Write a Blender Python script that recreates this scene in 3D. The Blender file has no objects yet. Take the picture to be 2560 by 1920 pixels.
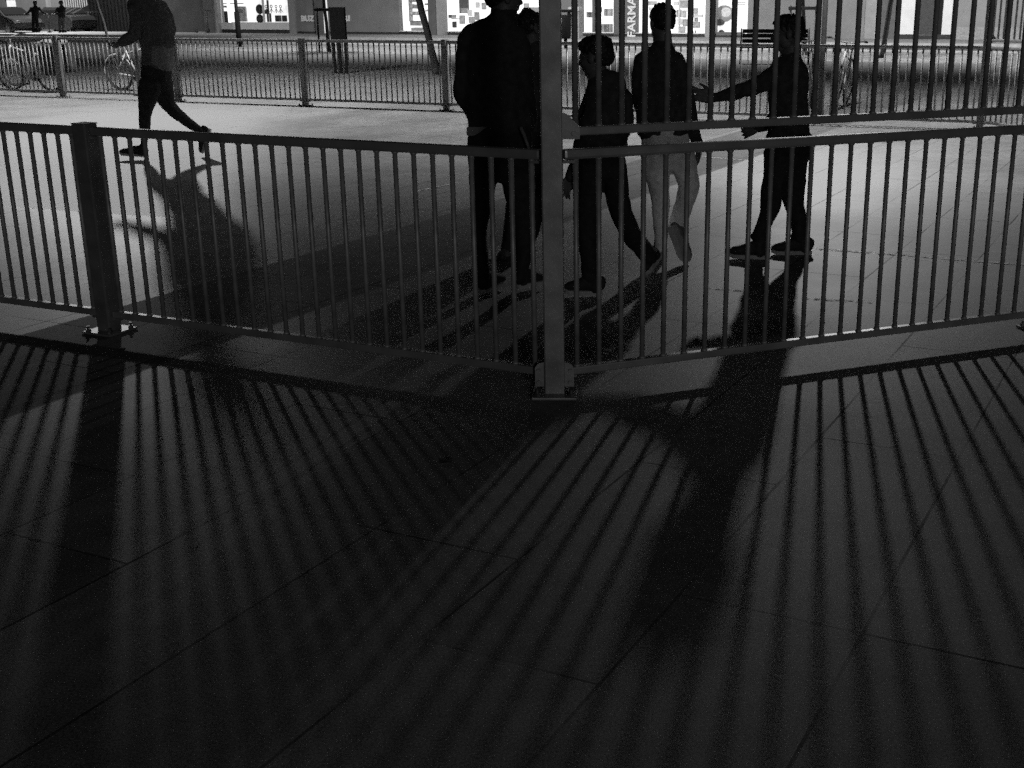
import bpy, bmesh, math, random
from mathutils import Vector, Matrix, noise
R = math.radians
S = bpy.context.scene
COL = S.collection
random.seed(7)

# ------------------------------------------------------------------ camera, night sky, lamps, exposure
CAM_H, PITCH, ROLL, F, CX, CY = 1.70, 17.477, 0.282, 3050.0, 1465.0, 960.0
cd = bpy.data.cameras.new('camera')
cam = bpy.data.objects.new('camera', cd)
COL.objects.link(cam)
cam.location = (0, 0, CAM_H)
cam.rotation_euler = (Matrix.Rotation(R(90 - PITCH), 3, 'X') @ Matrix.Rotation(R(-ROLL), 3, 'Z')).to_euler()
cd.sensor_width = 36
cd.lens = 36 * F / 2560
cd.shift_x = (1280 - CX) / 2560
cd.clip_end = 600
S.camera = cam

W = bpy.data.worlds.new('World')
S.world = W
W.use_nodes = True
nt = W.node_tree
nt.nodes.clear()
wo = nt.nodes.new('ShaderNodeOutputWorld')
bg = nt.nodes.new('ShaderNodeBackground')
sk = nt.nodes.new('ShaderNodeTexSky')
sk.sky_type = 'NISHITA'
sk.sun_disc = False
sk.sun_elevation = R(-4)
sk.sun_rotation = R(200)
bw = nt.nodes.new('ShaderNodeRGBToBW')
nt.links.new(sk.outputs[0], bw.inputs[0])
nt.links.new(bw.outputs[0], bg.inputs[0])
bg.inputs[1].default_value = 0.055
nt.links.new(bg.outputs[0], wo.inputs[0])
S.view_settings.view_transform = 'Standard'
S.view_settings.look = 'None'
S.view_settings.gamma = 1
S.view_settings.exposure = 0
S.cycles.use_denoising = False
S.cycles.max_bounces = 5
S.cycles.use_adaptive_sampling = True
S.cycles.adaptive_threshold = 0.03
S.cycles.sample_clamp_indirect = 0.6
S.cycles.sample_clamp_direct = 3.0
S.cycles.caustics_reflective = False
S.cycles.caustics_refractive = False


def lamp(name, loc, target, power, cone, blend, radius):
    l = bpy.data.lights.new(name, 'SPOT')
    l.energy = power
    l.spot_size = R(cone)
    l.spot_blend = blend
    l.shadow_soft_size = radius
    o = bpy.data.objects.new(name, l)
    COL.objects.link(o)
    o.location = loc
    o.rotation_euler = (Vector(target) - Vector(loc)).to_track_quat('-Z', 'Y').to_euler()
    return o


LAMP_L = Vector((-8.46, 23.62, 4.24))
LAMP_R = Vector((3.54, 18.62, 4.68))


def court_lamp(name, loc, power, radius, far, near, az, half, soft):
    """one luminaire with an asymmetric optic: a far beam about the azimuth az (degrees from -Y) and a pool
    at its foot, each given as relative intensity by angle below the horizontal (degrees, gain)"""
    l = bpy.data.lights.new(name, 'POINT')
    l.energy = power
    l.shadow_soft_size = radius
    l.use_nodes = True
    n = l.node_tree
    em = [x for x in n.nodes if x.type == 'EMISSION'][0]
    tc = n.nodes.new('ShaderNodeTexCoord')
    sp = n.nodes.new('ShaderNodeSeparateXYZ')
    n.links.new(tc.outputs['Normal'], sp.inputs[0])

    def mth(op, a, b=None):
        k = n.nodes.new('ShaderNodeMath')
        k.operation = op
        for i, v in enumerate((a, b)):
            if v is None:
                continue
            if isinstance(v, (int, float)):
                k.inputs[i].default_value = v
            else:
                n.links.new(v, k.inputs[i])
        return k.outputs[0]
    down = mth('MULTIPLY', sp.outputs[2], -1.0)

    def ramp(prof):
        rp = n.nodes.new('ShaderNodeValToRGB')
        el = rp.color_ramp.elements
        for i, (ang, g) in enumerate(prof):
            e = el[i] if i < 2 else el.new(0.999)
            e.position = math.sin(R(ang))
        for e, (ang, g) in zip(el, prof):
            e.color = (g, g, g, 1)
        n.links.new(down, rp.inputs[0])
        return rp.outputs[0]
    a_ = mth('ARCTAN2', sp.outputs[0], mth('MULTIPLY', sp.outputs[1], -1.0))
    off = mth('ABSOLUTE', mth('SUBTRACT', a_, R(az)))
    mk = n.nodes.new('ShaderNodeMapRange')
    mk.interpolation_type = 'SMOOTHSTEP'
    mk.inputs[1].default_value = R(half)
    mk.inputs[2].default_value = R(half + soft)
    mk.inputs[3].default_value = 1
    mk.inputs[4].default_value = 0
    n.links.new(off, mk.inputs[0])
    n.links.new(mth('ADD', mth('MULTIPLY', ramp(far), mk.outputs[0]), ramp(near)), em.inputs['Strength'])
    o = bpy.data.objects.new(name, l)
    COL.objects.link(o)
    o.location = loc
    return o


court_lamp('lamp_light', LAMP_L, 6300, 0.17, [(0, 0.0), (10.0, 0.01), (11.3, 0.11), (12.8, .30), (18, .85), (24, 0.42), (40, 0)],
           [(0, 0), (14, .02), (17, .20), (20, .40), (28, .55), (40, .62), (60, .34), (90, .25)], 11, 7.0, 5.8)
court_lamp('lamp_light', LAMP_R, 3050, 0.125, [(0, 0.0), (13.0, 0.07), (15.0, 0.14), (16.8, .19), (18.2, 0.14), (22, .28), (30, 0.22), (45, 0)],
           [(0, 0), (15, .02), (20, .13), (26, .36), (34, .95), (45, 1.0), (65, .6), (90, .5)], -4, 7, 8)
# street lamps over the road in front of the shops
for x, y, w in ((-31, 70, 6500), (-9, 45, 6800), (3, 40, 5200), (13, 36, 5200)):
    lamp('street_lamp_light', (x, y, 8.0), (x + 1.6, y + 3.4, 0), w, 155, 0.7, 0.2)
# the lamp on the camera's side of the square that lifts the front of the posts
lamp('lamp_light', (7.0, -26.0, 5.5), (0, 8, 0.5), 3600, 60, 0.6, 1.5)


# ------------------------------------------------------------------ helpers
def ray(px, py):
    t, r = R(PITCH), R(ROLL)
    f = Vector((0, math.cos(t), -math.sin(t)))
    rt = Vector((1, 0, 0))
    dn = Vector((0, -math.sin(t), -math.cos(t)))
    a = rt * math.cos(r) + dn * math.sin(r)
    b = -rt * math.sin(r) + dn * math.cos(r)
    return f + a * ((px - CX) / F) + b * ((py - CY) / F)


def at(px, py, Y):
    d = ray(px, py)
    return Vector((0, 0, CAM_H)) + d * (Y / d.y)


def ppm(Y, z=0.8):
    t = R(PITCH)
    return F / (Y * math.cos(t) + (CAM_H - z) * math.sin(t))


GU = Vector((math.cos(R(63.8)), math.sin(R(63.8)), 0))      # along the paving rows
GN = Vector((math.sin(R(63.8)), -math.cos(R(63.8)), 0))     # across the rows


def UN(u, n, z=0.0):
    p = GU * u + GN * n
    return Vector((p.x, p.y, z))


def facade(px, py, u=52.2):
    d = ray(px, py)
    k = u / (d.x * GU.x + d.y * GU.y)
    return Vector((0, 0, CAM_H)) + d * k


def nodes(m):
    m.use_nodes = True
    n = m.node_tree.nodes
    n.clear()
    o = n.new('ShaderNodeOutputMaterial')
    b = n.new('ShaderNodeBsdfPrincipled')
    m.node_tree.links.new(b.outputs[0], o.inputs[0])
    return m.node_tree, n, b


def setg(sock, v):
    sock.default_value = (v, v, v, 1)


_m = {}


def mat(name, v, rough=0.7, metal=0.0, var=0.25, scale=14.0, bump=0.0, bscale=60.0, spec=0.4, dist=0.004):
    if name in _m:
        return _m[name]
    m = bpy.data.materials.new(name)
    nt, n, b = nodes(m)
    tc = n.new('ShaderNodeTexCoord')
    nz = n.new('ShaderNodeTexNoise')
    nz.inputs['Scale'].default_value = scale
    nz.inputs['Detail'].default_value = 6
    nt.links.new(tc.outputs['Object'], nz.inputs['Vector'])
    mr = n.new('ShaderNodeMapRange')
    mr.inputs[1].default_value = 0.3
    mr.inputs[2].default_value = 0.7
    mr.inputs[3].default_value = v * (1 - var)
    mr.inputs[4].default_value = v * (1 + var)
    nt.links.new(nz.outputs[0], mr.inputs[0])
    nt.links.new(mr.outputs[0], b.inputs['Base Color'])
    b.inputs['Roughness'].default_value = rough
    b.inputs['Metallic'].default_value = metal
    b.inputs['Specular IOR Level'].default_value = spec
    if bump:
        n2 = n.new('ShaderNodeTexNoise')
        n2.inputs['Scale'].default_value = bscale
        n2.inputs['Detail'].default_value = 5
        nt.links.new(tc.outputs['Object'], n2.inputs['Vector'])
        bp = n.new('ShaderNodeBump')
        bp.inputs['Strength'].default_value = bump
        bp.inputs['Distance'].default_value = dist
        nt.links.new(n2.outputs[0], bp.inputs['Height'])
        nt.links.new(bp.outputs[0], b.inputs['Normal'])
    _m[name] = m
    return m


def glow(name, v, strength, var=0.0, scale=1.0):
    if name in _m:
        return _m[name]
    m = bpy.data.materials.new(name)
    nt, n, b = nodes(m)
    setg(b.inputs['Base Color'], v)
    b.inputs['Roughness'].default_value = 0.5
    setg(b.inputs['Emission Color'], 1)
    b.inputs['Emission Strength'].default_value = strength
    if var:
        tc = n.new('ShaderNodeTexCoord')
        nz = n.new('ShaderNodeTexNoise')
        nz.inputs['Scale'].default_value = scale
        nz.inputs['Detail'].default_value = 4
        nt.links.new(tc.outputs['Object'], nz.inputs['Vector'])
        mr = n.new('ShaderNodeMapRange')
        mr.inputs[1].default_value = 0.3
        mr.inputs[2].default_value = 0.7
        mr.inputs[3].default_value = strength * (1 - var)
        mr.inputs[4].default_value = strength * (1 + var)
        nt.links.new(nz.outputs[0], mr.inputs[0])
        nt.links.new(mr.outputs[0], b.inputs['Emission Strength'])
    _m[name] = m
    return m


def link(name, me, material=None, parent=None, loc=None, rz=0.0):
    o = bpy.data.objects.new(name, me)
    COL.objects.link(o)
    if material:
        me.materials.append(material)
    if parent is not None:
        o.parent = parent
    if loc is not None:
        o.location = loc
    o.rotation_euler.z = rz
    return o


def tag(o, label=None, cat=None, group=None, kind=None):
    if label: o['label'] = label
    if cat: o['category'] = cat
    if group: o['group'] = group
    if kind: o['kind'] = kind
    return o


def thing(name, label, cat, loc=(0, 0, 0), rz=0.0, group=None):
    o = bpy.data.objects.new(name, None)
    o.empty_display_size = 0.2
    COL.objects.link(o)
    o.location = loc
    o.rotation_euler.z = rz
    return tag(o, label, cat, group)


def finish(bm, smooth=False):
    bmesh.ops.recalc_face_normals(bm, faces=bm.faces)
    me = bpy.data.meshes.new('mesh')
    bm.to_mesh(me)
    bm.free()
    if smooth:
        for p in me.polygons:
            p.use_smooth = True
    return me


def box(bm, c, s, M=None, bev=0.0):
    r = bmesh.ops.create_cube(bm, size=1.0)
    vs = r['verts']
    T = Matrix.Translation(Vector(c)) @ Matrix.Diagonal((s[0], s[1], s[2], 1))
    if M is not None:
        T = M @ T
    bmesh.ops.transform(bm, matrix=T, verts=vs)
    if bev > 0:
        es = list({e for v in vs for e in v.link_edges})
        bmesh.ops.bevel(bm, geom=es, offset=bev, segments=2, affect='EDGES', profile=0.6)


def tube(bm, pts, rad, seg=10, closed=False, cap=True):
    pts = [Vector(p) for p in pts]
    rads = rad if isinstance(rad, (list, tuple)) else [rad] * len(pts)
    rings = []
    n = len(pts)
    ref = Vector((0, 0, 1))
    for i, p in enumerate(pts):
        if closed:
            t = (pts[(i + 1) % n] - pts[i - 1])
        else:
            t = pts[min(i + 1, n - 1)] - pts[max(i - 1, 0)]
        t.normalize()
        rf = ref if abs(t.dot(ref)) < 0.95 else Vector((1, 0, 0))
        a = t.cross(rf).normalized()
        if rings and a.dot(pa) < 0:
            a = -a
        pa = a
        b = t.cross(a)
        rings.append([bm.verts.new(p + (a * math.cos(2 * math.pi * k / seg) + b * math.sin(2 * math.pi * k / seg)) * rads[i]) for k in range(seg)])
    m = n if closed else n - 1
    for i in range(m):
        A, B = rings[i], rings[(i + 1) % n]
        for k in range(seg):
            bm.faces.new((A[k], A[(k + 1) % seg], B[(k + 1) % seg], B[k]))
    if cap and not closed:
        bm.faces.new(rings[0][::-1])
        bm.faces.new(rings[-1])


def ball(bm, c, r, M=None, sub=2):
    q = bmesh.ops.create_icosphere(bm, subdivisions=sub, radius=1.0)
    if not isinstance(r, (tuple, list)):
        r = (r, r, r)
    T = Matrix.Translation(Vector(c)) @ (M.to_4x4() if M is not None else Matrix.Identity(4)) @ Matrix.Diagonal((r[0], r[1], r[2], 1))
    bmesh.ops.transform(bm, matrix=T, verts=q['verts'])


def mbox(name, c, s, material, parent=None, bev=0.0, loc=None, rz=0.0):
    bm = bmesh.new()
    box(bm, c, s, bev=bev)
    return link(name, finish(bm), material, parent, loc, rz)


def mtube(name, pts, rad, material, parent=None, seg=10, closed=False):
    bm = bmesh.new()
    tube(bm, pts, rad, seg, closed)
    return link(name, finish(bm, True), material, parent)


def sheet(name, pts, material, parent=None):
    bm = bmesh.new()
    bm.faces.new([bm.verts.new(p) for p in pts])
    return link(name, finish(bm), material, parent)


# ------------------------------------------------------------------ ground
def math_node(nt, op, a, b=None, c=None):
    n = nt.nodes.new('ShaderNodeMath')
    n.operation = op
    for i, v in enumerate((a, b, c)):
        if v is None:
            continue
        if isinstance(v, (int, float)):
            n.inputs[i].default_value = v
        else:
            nt.links.new(v, n.inputs[i])
    return n.outputs[0]


def smooth(nt, v, lo, hi):
    n = nt.nodes.new('ShaderNodeMapRange')
    n.interpolation_type = 'SMOOTHSTEP'
    n.inputs[1].default_value = lo
    n.inputs[2].default_value = hi
    n.inputs[3].default_value = 0
    n.inputs[4].default_value = 1
    nt.links.new(v, n.inputs[0])
    return n.outputs[0]


def paving_material():
    m = bpy.data.materials.new('granite_paving')
    nt, n, b = nodes(m)
    tc = n.new('ShaderNodeTexCoord')
    mp = n.new('ShaderNodeMapping')
    mp.vector_type = 'POINT'
    mp.inputs['Rotation'].default_value = (0, 0, R(-63.8))
    nt.links.new(tc.outputs['Object'], mp.inputs['Vector'])
    sp = n.new('ShaderNodeSeparateXYZ')
    nt.links.new(mp.outputs[0], sp.inputs[0])
    u = sp.outputs[0]                              # along rows
    w = math_node(nt, 'MULTIPLY', sp.outputs[1], -1)     # across rows (GN)
    cb = n.new('ShaderNodeCombineXYZ')
    nt.links.new(math_node(nt, 'ADD', u, 200.6), cb.inputs[0])
    nt.links.new(math_node(nt, 'ADD', w, 110.4 + 0.655), cb.inputs[1])
    br = n.new('ShaderNodeTexBrick')
    br.offset = 0.37
    br.offset_frequency = 3
    br.squash = 1.0
    br.inputs['Scale'].default_value = 1.0
    br.inputs['Mortar Size'].default_value = 0.0055
    br.inputs['Mortar Smooth'].default_value = 0.2
    br.inputs['Brick Width'].default_value = 1.52
    br.inputs['Row Height'].default_value = 0.552
    br.inputs['Bias'].default_value = 0.0
    setg(br.inputs['Color1'], 0.86)
    setg(br.inputs['Color2'], 1.10)
    setg(br.inputs['Mortar'], 1.0)
    nt.links.new(cb.outputs[0], br.inputs['Vector'])
    # joints, partly filled and faded
    nj = n.new('ShaderNodeTexNoise')
    nj.inputs['Scale'].default_value = 1.1
    nj.inputs['Detail'].default_value = 5
    nt.links.new(tc.outputs['Object'], nj.inputs['Vector'])
    keep = smooth(nt, nj.outputs[0], 0.38, 0.62)
    jfac = math_node(nt, 'MULTIPLY', br.outputs['Fac'], math_node(nt, 'MULTIPLY_ADD', keep, 0.75, 0.2))
    joint = math_node(nt, 'SUBTRACT', 1.0, math_node(nt, 'MULTIPLY', jfac, 0.74))
    # granite speckle, stains and slab variation
    gr = n.new('ShaderNodeTexNoise')
    gr.inputs['Scale'].default_value = 140
    gr.inputs['Detail'].default_value = 4
    gr.inputs['Roughness'].default_value = 0.75
    nt.links.new(tc.outputs['Object'], gr.inputs['Vector'])
    speck = n.new('ShaderNodeMapRange')
    for i, v in enumerate((0.32, 0.68, 0.25, 1.75)):
        speck.inputs[i + 1].default_value = v
    nt.links.new(gr.outputs[0], speck.inputs[0])
    st = n.new('ShaderNodeTexNoise')
    st.inputs['Scale'].default_value = 0.9
    st.inputs['Detail'].default_value = 7
    st.inputs['Roughness'].default_value = 0.62
    nt.links.new(tc.outputs['Object'], st.inputs['Vector'])
    stain = n.new('ShaderNodeMapRange')
    for i, v in enumerate((0.3, 0.7, 0.74, 1.2)):
        stain.inputs[i + 1].default_value = v
    nt.links.new(st.outputs[0], stain.inputs[0])
    bl = n.new('ShaderNodeTexNoise')
    bl.inputs['Scale'].default_value = 7.0
    bl.inputs['Detail'].default_value = 5
    bl.inputs['Roughness'].default_value = 0.7
    nt.links.new(tc.outputs['Object'], bl.inputs['Vector'])
    blot = n.new('ShaderNodeMapRange')
    for i, v in enumerate((0.32, 0.68, 0.80, 1.18)):
        blot.inputs[i + 1].default_value = v
    nt.links.new(bl.outputs[0], blot.inputs[0])
    vo = n.new('ShaderNodeTexVoronoi')
    vo.inputs['Scale'].default_value = 1.7
    nt.links.new(tc.outputs['Object'], vo.inputs['Vector'])
    gum = math_node(nt, 'MULTIPLY_ADD', smooth(nt, vo.outputs['Distance'], 0.028, 0.045), 0.5, 0.5)
    val = math_node(nt, 'MULTIPLY', math_node(nt, 'MULTIPLY', speck.outputs[0], gum), math_node(nt, 'MULTIPLY', stain.outputs[0], blot.outputs[0]))
    sc = n.new('ShaderNodeSeparateColor')
    nt.links.new(br.outputs['Color'], sc.inputs[0])
    val = math_node(nt, 'MULTIPLY', val, sc.outputs[0])
    val = math_node(nt, 'MULTIPLY', val, joint)
    # two rows across the square: shade of a tilted gutter put into the colour
    gutter_shade = math_node(nt, 'MULTIPLY', smooth(nt, w, -5.52, -5.50), math_node(nt, 'SUBTRACT', 1.0, smooth(nt, w, -4.44, -4.40)))
    val = math_node(nt, 'MULTIPLY', val, math_node(nt, 'SUBTRACT', 1.0, math_node(nt, 'MULTIPLY', gutter_shade, 0.34)))
    val = math_node(nt, 'MULTIPLY', val, 0.19)
    nt.links.new(val, b.inputs['Base Color'])
    nt.links.new(math_node(nt, 'MULTIPLY_ADD', gutter_shade, 0.22, math_node(nt, 'MULTIPLY_ADD', st.outputs[0], 0.16, 0.55)), b.inputs['Roughness'])
    nt.links.new(math_node(nt, 'MULTIPLY', math_node(nt, 'SUBTRACT', 0.22, math_node(nt, 'MULTIPLY', jfac, 0.20)), math_node(nt, 'SUBTRACT', 1.0, math_node(nt, 'MULTIPLY', gutter_shade, 0.5))), b.inputs['Specular IOR Level'])
    bp = n.new('ShaderNodeBump')
    bp.inputs['Strength'].default_value = 0.3
    bp.inputs['Distance'].default_value = 0.002
    h = math_node(nt, 'SUBTRACT', gr.outputs[0], math_node(nt, 'MULTIPLY', jfac, 1.5))
    nt.links.new(h, bp.inputs['Height'])
    nt.links.new(bp.outputs[0], b.inputs['Normal'])
    return m


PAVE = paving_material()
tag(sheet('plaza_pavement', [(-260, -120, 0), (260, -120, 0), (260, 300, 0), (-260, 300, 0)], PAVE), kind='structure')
asphalt = mat('asphalt', 0.09, 0.85, var=0.3, scale=3, bump=0.4, bscale=90)
kerbm = mat('kerb_concrete', 0.4, 0.8, var=0.2, scale=6)


def strip(name, u0, u1, n0, n1, z, material, h=None):
    if h is None:
        o = sheet(name, [UN(u0, n0, z), UN(u1, n0, z), UN(u1, n1, z), UN(u0, n1, z)], material)
    else:
        bm = bmesh.new()
        vs = [bm.verts.new(UN(a, b, zz)) for zz in (0.0, h) for a, b in ((u0, n0), (u1, n0), (u1, n1), (u0, n1))]
        for f in ((0, 1, 2, 3), (4, 5, 6, 7), (0, 1, 5, 4), (1, 2, 6, 5), (2, 3, 7, 6), (3, 0, 4, 7)):
            bm.faces.new([vs[i] for i in f])
        o = link(name, finish(bm), material)
    return tag(o, kind='structure')


strip('unlit_strip', 27.0, 35.2, -80, -5.02, 0.004, asphalt)  # asphalt-coloured sheet standing in for shade beyond the court lamps' reach
strip('road', 42.6, 47.2, -90, 60, 0.005, asphalt)
strip('kerb', 42.3, 42.6, -90, 60, 0, kerbm, 0.05)
strip('kerb', 47.2, 47.5, -90, 60, 0, kerbm, 0.12)
strip('shop_pavement', 47.5, 52.6, -90, 60, 0, mat('pale_paving', 0.32, 0.8, var=0.2, scale=2), 0.115)


# worn painted court lines: thin chalky sheets
def worn_paint():
    m = bpy.data.materials.new('worn_white_paint')
    nt, n, b = nodes(m)
    tc = n.new('ShaderNodeTexCoord')
    nz = n.new('ShaderNodeTexNoise')
    nz.inputs['Scale'].default_value = 26
    nz.inputs['Detail'].default_value = 6
    nt.links.new(tc.outputs['Object'], nz.inputs['Vector'])
    f = smooth(nt, nz.outputs[0], 0.44, 0.62)
    setg(b.inputs['Base Color'], 0.62)
    b.inputs['Roughness'].default_value = 0.8
    tr = n.new('ShaderNodeBsdfTransparent')
    mx = n.new('ShaderNodeMixShader')
    nt.links.new(f, mx.inputs[0])
    nt.links.new(tr.outputs[0], mx.inputs[1])
    nt.links.new(b.outputs[0], mx.inputs[2])
    nt.links.new(mx.outputs[0], [x for x in n if x.type == 'OUTPUT_MATERIAL'][0].inputs[0])
    return m


WP = worn_paint()


def ground_at(px, py):
    d = ray(px, py)
    k = -CAM_H / d.z
    return Vector((0, 0, CAM_H)) + d * k


def court_line(pts, w):
    P = [ground_at(*p) for p in pts]
    bm = bmesh.new()
    prev = None
    for i, p in enumerate(P):
        t = (P[min(i + 1, len(P) - 1)] - P[max(0, i - 1)]).normalized()
        s = Vector((-t.y, t.x, 0)) * w / 2
        cur = (bm.verts.new(p + s + Vector((0, 0, .004))), bm.verts.new(p - s + Vector((0, 0, .004))))
        if prev:
            bm.faces.new((prev[0], prev[1], cur[1], cur[0]))
        prev = cur
    tag(link('court_marking', finish(bm), WP), kind='structure')


court_line([(1905, 612), (2060, 624), (2250, 638), (2560, 663)], 0.05)
court_line([(1765, 720), (1865, 729)], 0.045)
court_line([(2010, 746), (2100, 752), (2185, 757)], 0.045)
court_line([(1030, 483), (1090, 468), (1145, 456)], 0.05)
court_line([(1705, 388), (1860, 401), (2020, 416)], 0.05)

# ------------------------------------------------------------------ galvanised railings
GALV = mat('galvanised_steel', 0.22, 0.5, metal=0.55, var=0.28, scale=9, bump=0.12, bscale=40, spec=0.5)
GALV_R = mat('galvanised_rail', 0.33, 0.38, metal=0.6, var=0.2, scale=7, bump=0.05, bscale=30, spec=0.5)
GALV_B = mat('galvanised_bar', 0.27, 0.52, metal=0.35, var=0.35, scale=11, bump=0.05, bscale=30, spec=0.5)
BOLT = mat('bolt_steel', 0.12, 0.5, metal=0.7)


def bar_mesh(h, r, collar=True):
    bm = bmesh.new()
    tube(bm, [(0, 0, 0), (0, 0, h)], r, 10)
    if collar:   # weld bead at both ends
        tube(bm, [(0, 0, 0.0), (0, 0, 0.008)], [r * 1.45, r * 1.1], 10)
        tube(bm, [(0, 0, h - 0.008), (0, 0, h)], [r * 1.1, r * 1.45], 10)
    me = finish(bm, True)
    me.materials.append(GALV_B)
    return me


BAR_LOW = bar_mesh(1.048 - 0.121, 0.0119)
BAR_UP = bar_mesh(1.75, 0.0132)


def panel(A, B, name, label, group, z0=0.085, z1=1.092, barmesh=BAR_LOW, gap0=0.05, gap1=0.05, nb=26, pa=0.0, rail=0.044, top_bracket=True):
    A, B = Vector((A[0], A[1], 0)), Vector((B[0], B[1], 0))
    d = B - A
    L = d.length
    rz = math.atan2(d.y, d.x)
    t = thing(name, label, 'railing', A, rz, group)
    lo = (z0 + 0.036, )
    mbox('top_rail', (L / 2, 0, z1 - rail / 2), (L - gap0 - gap1, 0.044, rail), GALV_R, t, bev=0.012)
    mbox('bottom_rail', (L / 2, 0, z0 + 0.018), (L - gap0 - gap1, 0.040, 0.036), GALV_R, t, bev=0.006)
    step = L / (nb + 1)
    for i in range(1, nb + 1):
        o = bpy.data.objects.new('bar', barmesh)
        COL.objects.link(o)
        o.parent = t
        o.location = (i * step, 0, z0 + 0.036)
    for x in (gap0 * 0.9, L - gap1 * 0.9):
        mbox('bracket', (x, 0, z1 - rail - 0.009), (0.11, 0.03, 0.012), GALV, t)
        mbox('bracket', (x, 0, z0 - 0.007), (0.11, 0.03, 0.010), GALV, t)
    return t


def post(p, rz, label, group, h=1.107, a=0.088, wings=(), cap=True):
    t = thing('fence_post', label, 'post', (p[0], p[1], 0), rz, group)
    bm = bmesh.new()
    box(bm, (0, 0, h / 2 + 0.004), (a, a, h - 0.012), bev=0.007)
    link('shaft', finish(bm), GALV, t)
    mbox('base_plate', (0, 0, 0.008), (0.2, 0.2, 0.012), GALV, t, bev=0.003)
    if cap:
        mbox('cap', (0, 0, h), (a + 0.004, a + 0.004, 0.006), GALV, t, bev=0.002)
    for sx in (-1, 1):
        for sy in (-1, 1):
            bm = bmesh.new()
            tube(bm, [(sx * 0.076, sy * 0.076, 0.013), (sx * 0.076, sy * 0.076, 0.026)], 0.014, 6)
            tube(bm, [(sx * 0.076, sy * 0.076, 0.024), (sx * 0.076, sy * 0.076, 0.042)], 0.007, 8)
            link('bolt', finish(bm), BOLT, t)
    for w in wings:    # gusset plates that carry the rails
        z, sx = w
        bm = bmesh.new()
        if z > 1:
            pts = [(a / 2 - 0.002, z - 0.05), (a / 2 + 0.075, z - 0.05), (a / 2 + 0.075, z - 0.002), (a / 2 + 0.02, z + 0.055), (a / 2 - 0.002, z + 0.06)]
            bolts = [(0.05, -0.026)]
        else:
            pts = [(a / 2 - 0.002, z - 0.075), (a / 2 + 0.042, z - 0.075), (a / 2 + 0.042, z + 0.012), (a / 2 + 0.03, z + 0.03), (a / 2 - 0.002, z + 0.04)]
            bolts = [(0.026, -0.055), (0.026, 0.0)]
        f0 = [bm.verts.new((sx * x, -0.030, zz)) for x, zz in pts]
        f1 = [bm.verts.new((sx * x, -0.022, zz)) for x, zz in pts]
        bm.faces.new(f0)
        bm.faces.new(f1[::-1])
        for i in range(5):
            bm.faces.new((f0[i], f0[(i + 1) % 5], f1[(i + 1) % 5], f1[i]))
        for dx, dz in bolts:
            tube(bm, [(sx * (a / 2 + dx), -0.030, z + dz), (sx * (a / 2 + dx), -0.04, z + dz)], 0.010, 6)
        link('gusset', finish(bm), GALV, t)
    return t


P0 = Vector((-2.573, 6.386, 0))
P1 = Vector((-0.14, 5.25, 0))
P2 = Vector((2.455, 6.325, 0))
dl = (P0 - P1).normalized()
PM = P0 + dl * 2.69
FR = 'galvanised railings nearest the camera'
panel(P0, P1, 'railing_panel', 'long low railing panel between the square left post and the tall central post', FR)
panel(PM, P0, 'railing_panel', 'low railing panel cut by the left frame edge beside the square post', FR)
panel(P1, P2, 'railing_panel', 'low railing panel right of the tall central post, under the upper barred panel', FR, nb=25)
panel(P1, P2, 'upper_barred_panel', 'upper barred panel mounted above the low railing, right of the tall central post', FR,
      z0=1.148, z1=2.98, barmesh=BAR_UP, nb=25)
a0 = math.atan2((P1 - P0).y, (P1 - P0).x)
post(P0, a0, 'short square steel post with flat cap between the two left railing panels', 'posts of the near railing')
post(P1, R(-1.5), 'tall square galvanised post in the middle of the picture with bolted base', 'posts of the near railing', h=3.05, a=0.09, wings=((0.12, 1), (0.12, -1), (1.19, 1)))
post(P2, R(22), 'steel post just at the right frame edge with a bolted base plate', 'posts of the near railing', h=3.05, a=0.09)

RA, RC = Vector((-9.80, 23.52, 0)), Vector((5.34, 16.78, 0))
rd = (RC - RA) / 6
RPOST = [RA + rd * k for k in range(-2, 7)]
ra = math.atan2(rd.y, rd.x)
FG = 'rear railing panels across the square'
rl = ['rear railing panel at the far left edge beside the parked bicycles', 'rear railing panel in front of the bicycle at the left frame edge',
      'rear railing panel in front of the bicycle with panniers and the second bicycle', 'rear railing panel between the running person and the dark notice board',
      'rear railing panel in front of the leaning tree trunk', 'rear railing panel behind the standing man and the tall central post',
      'rear railing panel behind the boy in pale trousers', 'rear railing panel behind the boy with the outstretched arm, in front of the upright bicycle']
for i in range(8):
    panel(RPOST[i], RPOST[i + 1], 'railing_panel', rl[i], FG)
pl = ['rear post outside the left edge', 'rear post left of the first bicycle', 'rear post standing in front of the bicycle with panniers',
      'rear post just right of the running person', 'rear post midway between the running person and the standing man',
      'rear post beside the leaning tree trunk', 'rear post hidden behind the walking boy in the middle', 'rear post behind the boy with the outstretched arm',
      'tall rear corner post at the right where the railing turns']
for i, p in enumerate(RPOST):
    if i in (0,):
        continue
    post(p, ra, pl[i], 'posts of the rear railing', h=1.107 if i < 8 else 3.05, wings=() if i < 8 else ((1.19, 1),))
RD = RC + Vector((0.39, -0.92, 0)) * 2.72
panel(RC, RD, 'railing_panel', 'low railing panel turning towards the camera from the rear corner post', FG)
panel(RC, RD, 'upper_barred_panel', 'upper barred panel above the railing that turns at the rear corner post', FG, z0=1.148, z1=2.98, barmesh=BAR_UP)
post(RD, math.atan2(-0.92, 0.39), 'tall end post of the turning rear railing, beyond the right edge', 'posts of the rear railing', h=3.05)


# ------------------------------------------------------------------ lamp posts that light the court
LPM = mat('lamp_post_paint', 0.07, 0.45, metal=0.3)


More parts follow.
